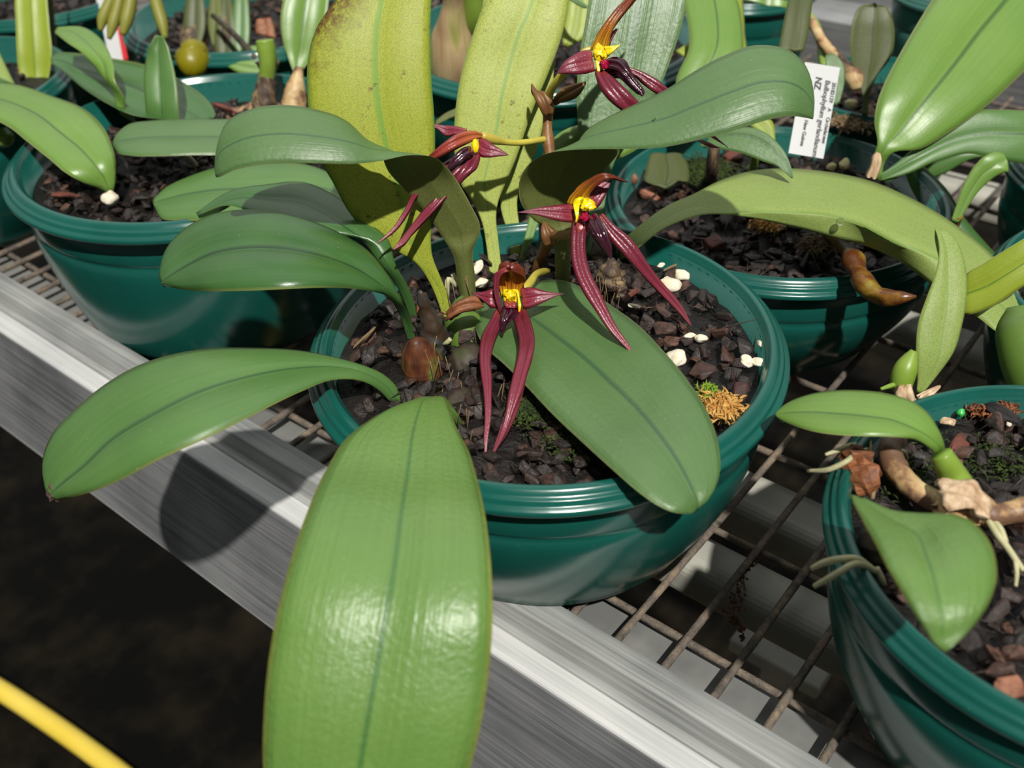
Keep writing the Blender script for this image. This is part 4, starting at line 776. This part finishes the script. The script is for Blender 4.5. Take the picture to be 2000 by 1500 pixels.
ptube('cane', [(1615, 440, .082, .004), (1638, 462, .580, .0055), (1652, 480, .566, .0050), (1658, 492, .558, .0044), (1668, 512, .550, .0066), (1676, 530, .545, .0048), (1684, 548, .54, .0060), (1698, 565, .535, .0056), (1712, 576, .53, .0048), (1735, 582, .525, .0048), (1762, 581, .52, .0034), (1790, 579, .517, .0006)], M_CANE, pb, n=70, seg=20, lump=.06)
leafL = strip('leaf', [(1330, 300, 1300, 300, 1270, 300, .68), (1345, 330, 1305, 335, 1260, 335, .67), (1340, 355, 1300, 360, 1262, 355, .66), (1325, 350, 1300, 365, 1280, 362, .655)], ML['shade'], pb, n=16)  # dark tone stands in for shade cast by the leaf above
# tag
def quad_tag(name, pts, d, mat, parent, th=.0007):
    V = [P(x, y, dd) for (x, y), dd in zip(pts, d)]; nrm = (V[1]-V[0]).cross(V[3]-V[0]).normalized()
    if nrm.dot(FV) < 0: nrm = -nrm
    W_ = V+[v+nrm*th for v in V]; n = len(V)
    F = [tuple(range(n)), tuple(range(2*n-1, n-1, -1))]+[(i, i+n, (i+1) % n+n, (i+1) % n) for i in range(n)]
    return mesh(name, W_, F, mat, parent, False), V, -nrm
tg = thing('plant_tag', P(1575, 300, .635), 'white plastic plant tag with printed plant name standing in the pot behind', 'plant tag')
o, TV, TN = quad_tag('card', [(1572, 121), (1641, 132), (1608, 310), (1540, 299)], [.628, .628, .622, .622], M_TAG, tg)
def txt(s, u, v, size, bold=0):
    """u across from the left edge, v down from the top, 0..1; text runs down the card"""
    ex = (TV[1]-TV[0]); ey = (TV[3]-TV[0]); p = TV[0]+ex*u+ey*v+TN*.0004
    xd = ey.normalized(); zd = TN.normalized(); yd = zd.cross(xd).normalized()
    cu = bpy.data.curves.new('writing', 'FONT'); cu.body = s; cu.size = size; cu.offset = bold+.00006; cu.materials.append(M_INK)
    tmp = bpy.data.objects.new('tmp', cu); COL.objects.link(tmp); bpy.context.view_layer.update()
    me = bpy.data.meshes.new_from_object(tmp.evaluated_get(bpy.context.evaluated_depsgraph_get())); bpy.data.objects.remove(tmp)
    ob = bpy.data.objects.new('writing', me); link(ob, tg)
    mm = Matrix((xd, yd, zd)).transposed().to_4x4(); mm.translation = p-wloc(tg); ob.matrix_local = mm
txt('20182129    A    Orchidaceae', .86, .17, .0034); txt('Bulbophyllum gerlandianum', .66, .16, .0046)
txt('NZ', .38, .14, .0058, .0001); txt('New Guinea', .28, .62, .0034)
tg2 = thing('plant_tag', P(215, 110, .95), 'white plant tag with a red stripe behind the hanging yellow pods', 'plant tag')
quad_tag('card', [(184, -20), (222, -20), (242, 118), (214, 118)], [.93, .93, .92, .92], M_TAG, tg2)
quad_tag('red_stripe', [(228, 50), (238, 52), (250, 116), (240, 116)], [.925, .925, .918, .918], M_RED, tg2)

# ------------------------------------------------------------------ lower right pot plant
pf = thing('orchid_plant', (.0030, .3263, .104), 'small creeping orchid with thick leaves and pale rhizomes in the lower right pot', 'orchid')
lr = lambda st, m, **k: strip('leaf', st, m, pf, **k)
lr([(1846, 878, 1838, 886, 1828, 892, .127), (1843, 862, 1833, 870, 1815, 875, .134), (1833, 838, 1812, 852, 1790, 860, .139), (1812, 806, 1785, 838, 1765, 855, .142), (1780, 783, 1745, 822, 1735, 853, .143), (1730, 768, 1700, 815, 1690, 852, .143), (1675, 762, 1650, 810, 1640, 850, .141), (1615, 764, 1590, 806, 1590, 843, .138), (1570, 773, 1550, 806, 1555, 833, .135), (1530, 792, 1522, 808, 1525, 820, .132), (1515, 806, 1514, 809, 1515, 813, .131)], ML['grass'], n=54, bulge=.05)
lr([(1695, 976, 1680, 972, 1662, 966, .150), (1745, 998, 1705, 992, 1666, 980, .153), (1800, 1002, 1745, 1018, 1678, 1003, .157), (1860, 1004, 1790, 1045, 1692, 1030, .161), (1905, 1024, 1808, 1085, 1712, 1066, .165), (1940, 1075, 1822, 1125, 1734, 1110, .167), (1946, 1130, 1832, 1172, 1760, 1153, .166), (1928, 1185, 1838, 1215, 1788, 1202, .163), (1895, 1230, 1842, 1247, 1815, 1244, .159), (1860, 1264, 1845, 1266, 1832, 1264, .157), (1850, 1272, 1846, 1273, 1842, 1272, .156)], ML['front'], n=50, bulge=.05)
lr([(1806, 765, 1798, 768, 1790, 765, .452), (1830, 735, 1812, 742, 1792, 740, .45), (1862, 690, 1832, 700, 1789, 690, .447), (1878, 640, 1842, 645, 1793, 632, .446), (1888, 585, 1850, 590, 1810, 580, .446), (1888, 535, 1850, 535, 1828, 530, .448), (1878, 490, 1848, 490, 1834, 485, .450), (1860, 460, 1840, 462, 1830, 460, .452), (1842, 446, 1834, 447, 1826, 446, .453)], ML['pale'], n=44, bulge=.05)
lr([(1900, 560, 1890, 570, 1880, 580, .50), (1885, 540, 1882, 575, 1880, 612, .498), (1920, 515, 1925, 560, 1935, 600, .492), (1960, 490, 1968, 535, 1985, 568, .487), (2000, 466, 2015, 505, 2040, 535, .483), (2080, 425, 2100, 460, 2110, 480, .48), (2160, 410, 2165, 415, 2170, 420, .48)], ML['lime'], n=30, bulge=.05)
ptube('pseudobulb', [(1765, 770, .45, .0035), (1762, 745, .448, .0052), (1770, 718, .446, .0052), (1778, 700, .445, .0036), (1785, 685, .444, .0016)], M_GSTEM, pf)
ptube('root', [(1755, 748, .447, .0011), (1735, 755, .446, .0011), (1720, 760, .445, .0007)], M_GSTEM, pf, n=10)
strip('papery_sheath', [(1755, 752, 1780, 750, .444), (1748, 770, 1785, 768, .444), (1752, 785, 1790, 785, .446), (1770, 800, 1800, 798, .45)], M_STRAW, pf, n=16, bulge=.2)
strip('papery_sheath', [(1795, 772, 1800, 790, .444), (1815, 762, 1820, 775, .444), (1836, 752, 1838, 756, .444)], M_STRAW, pf, n=12, bulge=.2)
ptube('pseudobulb', [(1885, 990, .110, .005), (1872, 958, .117, .0068), (1856, 920, .125, .0054), (1844, 897, .131, .0045), (1838, 886, .133, .0042)], M_GSTEM, pf)
strip('papery_sheath', [(1828, 945, 1845, 955, .128), (1850, 935, 1838, 985, .131), (1900, 940, 1860, 990, .132), (1925, 965, 1900, 1000, .129), (1940, 1000, 1925, 1015, .124)], M_STRAW, pf, n=24, bulge=.1, wave=2)
strip('papery_sheath', [(1828, 965, 1832, 990, .125), (1850, 985, 1845, 1010, .125), (1890, 1000, 1880, 1015, .122), (1925, 1010, 1920, 1020, .118)], M_RHIZ, pf, n=20, bulge=.1, wave=3)
ptube('rhizome', [(1752, 855, .122, .0042), (1738, 880, .122, .0046), (1742, 900, .120, .0052), (1765, 935, .119, .0047), (1800, 965, .118, .0045), (1830, 982, .117, .0046), (1850, 995, .116, .004)], M_RHIZ, pf, n=44, lump=.08)
ptube('rhizome', [(1900, 975, .120, .005), (1935, 1005, .119, .0055), (1960, 1003, .119, .0044), (2000, 995, .120, .0050), (2060, 985, .12, .0052)], M_RHIZ, pf, n=34, lump=.1)
for pp in ([(1695, 878, .118, .0010), (1670, 885, .122, .0012), (1655, 900, .124, .0012), (1625, 915, .120, .0012), (1578, 920, .112, .0008)], [(1690, 868, .117, .0010), (1660, 870, .12, .0011), (1635, 880, .122, .0011), (1612, 888, .122, .0007)],
           [(1752, 880, .117, .0010), (1765, 883, .116, .0011), (1770, 896, .112, .0011)], [(1930, 1015, .120, .0014), (1945, 1040, .118, .0014), (1968, 1070, .1165, .0013), (1985, 1095, .1155, .0012), (2000, 1115, .1145, .001)],
           [(1940, 1015, .120, .0012), (1955, 1035, .1185, .0012), (1965, 1060, .116, .001)], [(1983, 1093, .1155, .0009), (1986, 1120, .1145, .0009), (1984, 1145, .1135, .0006)],
           [(1700, 1108, .118, .0012), (1675, 1092, .123, .0013), (1640, 1092, .125, .0013), (1612, 1098, .121, .0013), (1585, 1110, .116, .0009)], [(1710, 1115, .118, .0012), (1690, 1105, .122, .0013), (1665, 1103, .126, .0013), (1635, 1120, .124, .0013), (1590, 1145, .117, .0009)],
           [(1712, 1110, .118, .0012), (1722, 1130, .114, .0012), (1730, 1148, .108, .0008)]):
    ptube('root', pp, M_ROOT, pf, n=20, seg=8)
ptube('dry_knot', [(1660, 880, .117, .003), (1672, 900, .120, .0055), (1685, 930, .119, .0062), (1692, 950, .117, .0045), (1696, 960, .114, .002)], M_RUST, pf, lump=.9, sm=False, n=30)
ptube('pseudobulb', [(1715, 1105, .112, .004), (1718, 1070, .116, .0082), (1720, 1040, .122, .0070), (1722, 1020, .127, .003)], M_BULB_DK, pf)
ptube('root', [(1700, 860, .119, .0006), (1702, 905, .121, .0008), (1708, 945, .119, .001), (1704, 975, .115, .001)], M_ROOTD, pf, n=20, seg=6, lump=.5)

# ------------------------------------------------------------------ plants in the other pots
def plant(key, label):
    c, R, top, base = POTS[key]; return thing('orchid_plant', (c[0], c[1], top-.018), label, 'orchid')
pc = plant('c2', 'upright lime-backed leaves of the plant in the upper left corner')
strip('leaf', [(85, 190, 70, 190, 55, 185, .84), (97, 140, 68, 140, 37, 140, .838), (101, 100, 65, 100, 33, 100, .835), (96, 50, 62, 50, 31, 50, .833), (92, 0, 60, 0, 29, 0, .832), (90, -60, 65, -60, 35, -60, .835)], ML['lime'], pc, bulge=-.05)
strip('leaf', [(98, 150, 100, 130, 104, 110, .86), (111, 95, 104, 60, 96, 40, .86), (108, 50, 100, 10, 92, -20, .86), (104, 0, 98, -30, 92, -60, .86)], ML['shade'], pc)
strip('leaf', [(118, 190, 100, 190, 80, 185, .88), (119, 165, 100, 160, 86, 150, .875), (108, 140, 98, 138, 92, 132, .875)], ML['lime'], pc, n=16)
strip('leaf', [(35, 175, 5, 165, -30, 160, .79), (20, 145, -10, 135, -40, 130, .8), (5, 115, -20, 110, -40, 100, .81), (-10, 85, -20, 85, -30, 85, .82)], ML['pale'], pc, n=16)
pcc = plant('c', 'plant with a low blue-green leaf and round bulbs at the left edge')
strip('leaf', [(60, 185, 50, 192, 40, 200, .80), (20, 160, 5, 178, -10, 195, .78), (-40, 140, -50, 160, -60, 185, .77), (-90, 150, -90, 155, -90, 160, .77)], ML['blue'], pcc, n=20)
ptube('pseudobulb', [(8, 285, .103, .004), (6, 268, .108, .008), (2, 250, .114, .004)], M_BULB_GRN, pcc)
py_ = plant('b', 'shaded orchid with dark stems behind the left pot and a rolled yellow leaf')
ptube('rolled_yellow_leaf', [(372, 142, .108, .008), (376, 128, .114, .0132), (376, 108, .12, .0140), (370, 92, .127, .0110), (362, 80, .132, .004)], leafmat('leaf_yellow', (150, 140, 16), (128, 120, 14), rib=(110, 110, 20), rough=.35, spots=.4), py_, lump=.12)
for x, y, w, h_, mt in ((440, 140, 22, 130, 'shade'), (470, 130, 18, 150, 'mid'), (380, 100, 22, 120, 'shade'), (420, 90, 14, 100, 'olive')):
    strip('leaf', [(x-w*.4, y, x+w*.4, y, .86), (x-w, y-h_*.4, x+w, y-h_*.4, .86), (x-w*.8, y-h_*.8, x+w*.9, y-h_*.8, .86), (x-4, y-h_*1.3, x+4, y-h_*1.3, .865)], ML[mt], py_, n=20)
strip('leaf', [(445, 130, 470, 120, .80), (465, 142, 490, 118, .80), (500, 145, 510, 122, .80), (530, 140, 532, 130, .80)], ML['grass'], py_, n=16)
strip('leaf', [(460, 108, 465, 100, .83), (470, 122, 490, 90, .83), (505, 120, 515, 92, .83), (535, 110, 536, 104, .83)], ML['grass'], py_, n=16)
ptube('stem', [(415, 30, .84, .002), (450, 60, .83, .0025), (500, 115, .81, .003)], M_BULB_DK, py_, n=14)
for a in ((340, 70), (410, 60)):
    ptube('pseudobulb', [(a[0]+35, a[1]+60, .87, .006), (a[0]+38, a[1]+20, .87, .012), (a[0]+40, a[1]-20, .87, .010), (a[0]+40, a[1]-50, .87, .004)], M_BULB_FIB, py_)
# hanging yellowish pods
pods = [[(196, 60, .80, .0018), (200, 40, .80, .0042), (214, 5, .80, .0045), (226, -30, .80, .004)], [(213, 76, .80, .0018), (220, 50, .80, .0044), (230, 15, .80, .0046), (238, -30, .80, .004)],
        [(240, 68, .795, .0024), (246, 45, .795, .0048), (254, 10, .795, .0052), (258, -30, .795, .004)], [(323, 75, .79, .0020), (318, 50, .79, .0044), (308, 15, .79, .0050), (296, -30, .79, .004)]]
pd = thing('drooping_leaf_cluster', P(250, -40, .80), 'cluster of narrow yellowish drooping leaves hanging in from the top left', 'drooping leaves')
for q in pods: ptube('narrow_leaf', q, ML['olive'] if 0 else leafmat('leaf_ochre', (150, 150, 60), (138, 136, 56), rib=(110, 110, 40), rough=.5, spots=.5), pd, n=24, seg=10)
ptube('stem', [(226, -30, .80, .002), (250, -60, .80, .003), (296, -30, .79, .002)], M_GSTEM, pd, n=14)
pg = plant('G', 'plant with a large bulb wrapped in pale papery sheath behind the centre pot')
ptube('pseudobulb', [(884, 165, .104, .014), (884, 140, .115, .0175), (884, 105, .13, .0185), (884, 70, .145, .016), (884, 40, .158, .011), (886, 10, .17, .0085), (886, -30, .186, .008)], M_BULB_YEL, pg, n=50, seg=30)
ptube('pseudobulb', [(932, 150, .108, .008), (930, 90, .13, .012), (928, 30, .16, .010), (926, -20, .18, .008)], M_GSTEM, pg)
strip('leaf', [(1112, 90, 1100, 88, .74), (1140, 75, 1098, 70, .74), (1152, 30, 1105, 30, .74), (1155, -10, 1110, -10, .74), (1150, -50, 1120, -50, .74)], ML['lime'], pg, n=20)
strip('leaf', [(1165, 25, 1120, 5, .70), (1140, 5, 1100, -10, .70), (1110, -15, 1100, -30, .70)], ML['mid'], pg, n=12)
strip('leaf', [(852, 235, 850, 245, .70), (872, 220, 876, 232, .70), (893, 210, 896, 222, .70), (905, 200, 906, 205, .70)], ML['olive'], pg, n=12)
pdn = plant('d', 'plant with a broad bright green leaf rising behind the highest flower')
strip('leaf', [(1375, 210, 1360, 215, 1340, 220, .66), (1420, 170, 1370, 160, 1320, 165, .665), (1450, 110, 1400, 90, 1345, 95, .67), (1450, 50, 1400, 30, 1342, 40, .68), (1440, 0, 1390, -20, 1330, -10, .69), (1400, -60, 1370, -70, 1320, -60, .7)], ML['grass'], pdn, n=36)
strip('leaf', [(1360, 140, 1345, 120, 1320, 100, .685), (1452, 120, 1410, 90, 1370, 60, .69), (1455, 60, 1425, 30, 1380, 0, .70), (1450, -10, 1420, -30, 1390, -50, .71)], ML['lime'], pdn, n=30)
strip('leaf', [(1570, 100, 1550, 100, 1520, 100, .62), (1565, 120, 1545, 115, 1525, 100, .62), (1578, 70, 1556, 68, 1526, 66, .622), (1585, 20, 1560, 20, 1536, 15, .625), (1592, -30, 1566, -30, 1545, -30, .63)][0:1] + [(1578, 70, 1556, 68, 1526, 66, .622), (1585, 20, 1560, 20, 1536, 15, .625), (1592, -30, 1566, -30, 1545, -30, .63)], [ML['shade'], ML['grass']], pdn, n=24)
strip('leaf', [(1450, 0, 1500, 12, 1540, 17, .80), (1450, -20, 1500, -5, 1545, 5, .80)], ML['grass'], pdn, n=10)
pe = plant('e', 'plant with one dark oval leaf and a thin leaning rhizome behind the tag')
strip('leaf', [(1695, 225, 1690, 225, 1684, 224, .70), (1698, 190, 1692, 190, 1685, 185, .70), (1712, 150, 1695, 155, 1672, 150, .698), (1738, 115, 1702, 115, 1662, 112, .695), (1747, 70, 1705, 70, 1660, 70, .692), (1742, 35, 1707, 38, 1667, 35, .69), (1730, 12, 1709, 14, 1680, 12, .69), (1715, 8, 1709, 14, 1702, 6, .69)], ML['shade'], pe, n=40, bulge=-.03)
ptube('rhizome', [(1582, 40, .74, .0035), (1595, 60, .73, .0035), (1605, 80, .725, .0038), (1625, 105, .72, .0045), (1650, 130, .71, .005), (1668, 155, .70, .0065), (1672, 175, .70, .004)], M_RHIZ, pe, n=36, lump=.12)
ptube('stem', [(1580, 30, .745, .003), (1592, 50, .74, .0036), (1603, 78, .735, .0032), (1608, 110, .73, .004), (1610, 130, .72, .003)], M_GSTEM, pe, n=20)
strip('leaf', [(1640, 200, 1632, 205, 1625, 205, .68), (1650, 160, 1635, 160, 1618, 165, .68), (1648, 125, 1630, 125, 1612, 130, .68), (1630, 105, 1622, 104, 1612, 108, .68)], ML['blue'], pe, n=20)
ptube('pseudobulb', [(1695, 245, .092, .006), (1697, 225, .098, .0055), (1692, 205, .104, .003)], M_RHIZ, pe, lump=.2)
pgg = plant('g', 'plant at the right edge with a small curled-tip leaf and a cut green bulb')
strip('leaf', [(1875, 432, 1868, 434, 1858, 430, .60), (1890, 405, 1880, 405, 1868, 400, .598), (1915, 370, 1898, 368, 1882, 360, .595), (1945, 345, 1920, 338, 1905, 322, .592), (1965, 336, 1945, 322, 1925, 304, .59), (1970, 335, 1960, 315, 1945, 297, .59), (1969, 318, 1966, 310, 1960, 300, .59)], ML['grass'], pgg, n=34)
ptube('stem', [(1872, 420, .60, .0030), (1862, 440, .61, .0036), (1850, 470, .615, .004)], M_PEDUN, pgg, n=12)
strip('leaf', [(1800, 320, 1785, 325, 1765, 330, .66), (1850, 370, 1815, 385, 1780, 370, .66), (1880, 420, 1850, 435, 1810, 420, .66), (1930, 480, 1900, 500, 1850, 480, .66), (1990, 540, 1960, 560, 1900, 530, .665), (2050, 600, 2040, 605, 2020, 610, .67)], ML['deep'], pgg, n=30)
ptube('pseudobulb', [(1985, 598, .46, .004), (1990, 625, .46, .0092), (2005, 680, .455, .0125), (2025, 740, .45, .0125), (2040, 790, .45, .01)], M_BULB_GRN, pgg, n=30, seg=24)
o = stone(1985, 602, .455, .0045, .002, .002, 'x', 4, name='x', mat=M_RHIZ); bpy.data.objects.remove(o)
pff = plant('f', 'long arching dark green leaves low at the right edge')
strip('leaf', [(1760, 345, 1765, 350, 1770, 352, .70), (1800, 300, 1810, 325, 1830, 345, .69), (1870, 290, 1880, 300, 1900, 310, .68), (1940, 270, 1950, 290, 1960, 308, .68), (2020, 270, 2030, 290, 2040, 310, .68)], ML['mid'], pff, n=24)
pi = plant('i', 'blurred leafy plant in the back row behind the spotted leaf')
for k, (x, y) in enumerate(((560, -20), (700, -10), (820, -30), (930, -30), (650, -40))):
    strip('leaf', [(x-6, y+70, x+6, y+70, .98), (x-22, y+30, x+22, y+30, .98), (x-25, y-20, x+26, y-20, .98), (x-5, y-90, x+5, y-90, .99)], ML[['mid', 'grass', 'shade', 'lime', 'deep'][k]], pi, n=16)

# ------------------------------------------------------------------ water drops
for px, py, dd, r, lab in ((1281, 240, .446, .0024, 'water drop on the blue-green leaf in front of the tag, nearer its stalk'), (1366, 205, .443, .0018, 'water drop near the midrib of the leaf in front of the tag'), (1641, 433, .1315, .0022, 'water drop hanging under the long arching leaf')):
    o = blob('water_drop', PO(px, py, dd, 0), (r, r, r*.55), M_DROP, None, axis=-FV, lump=0, sub_=3); tag(o, lab, 'water drop')
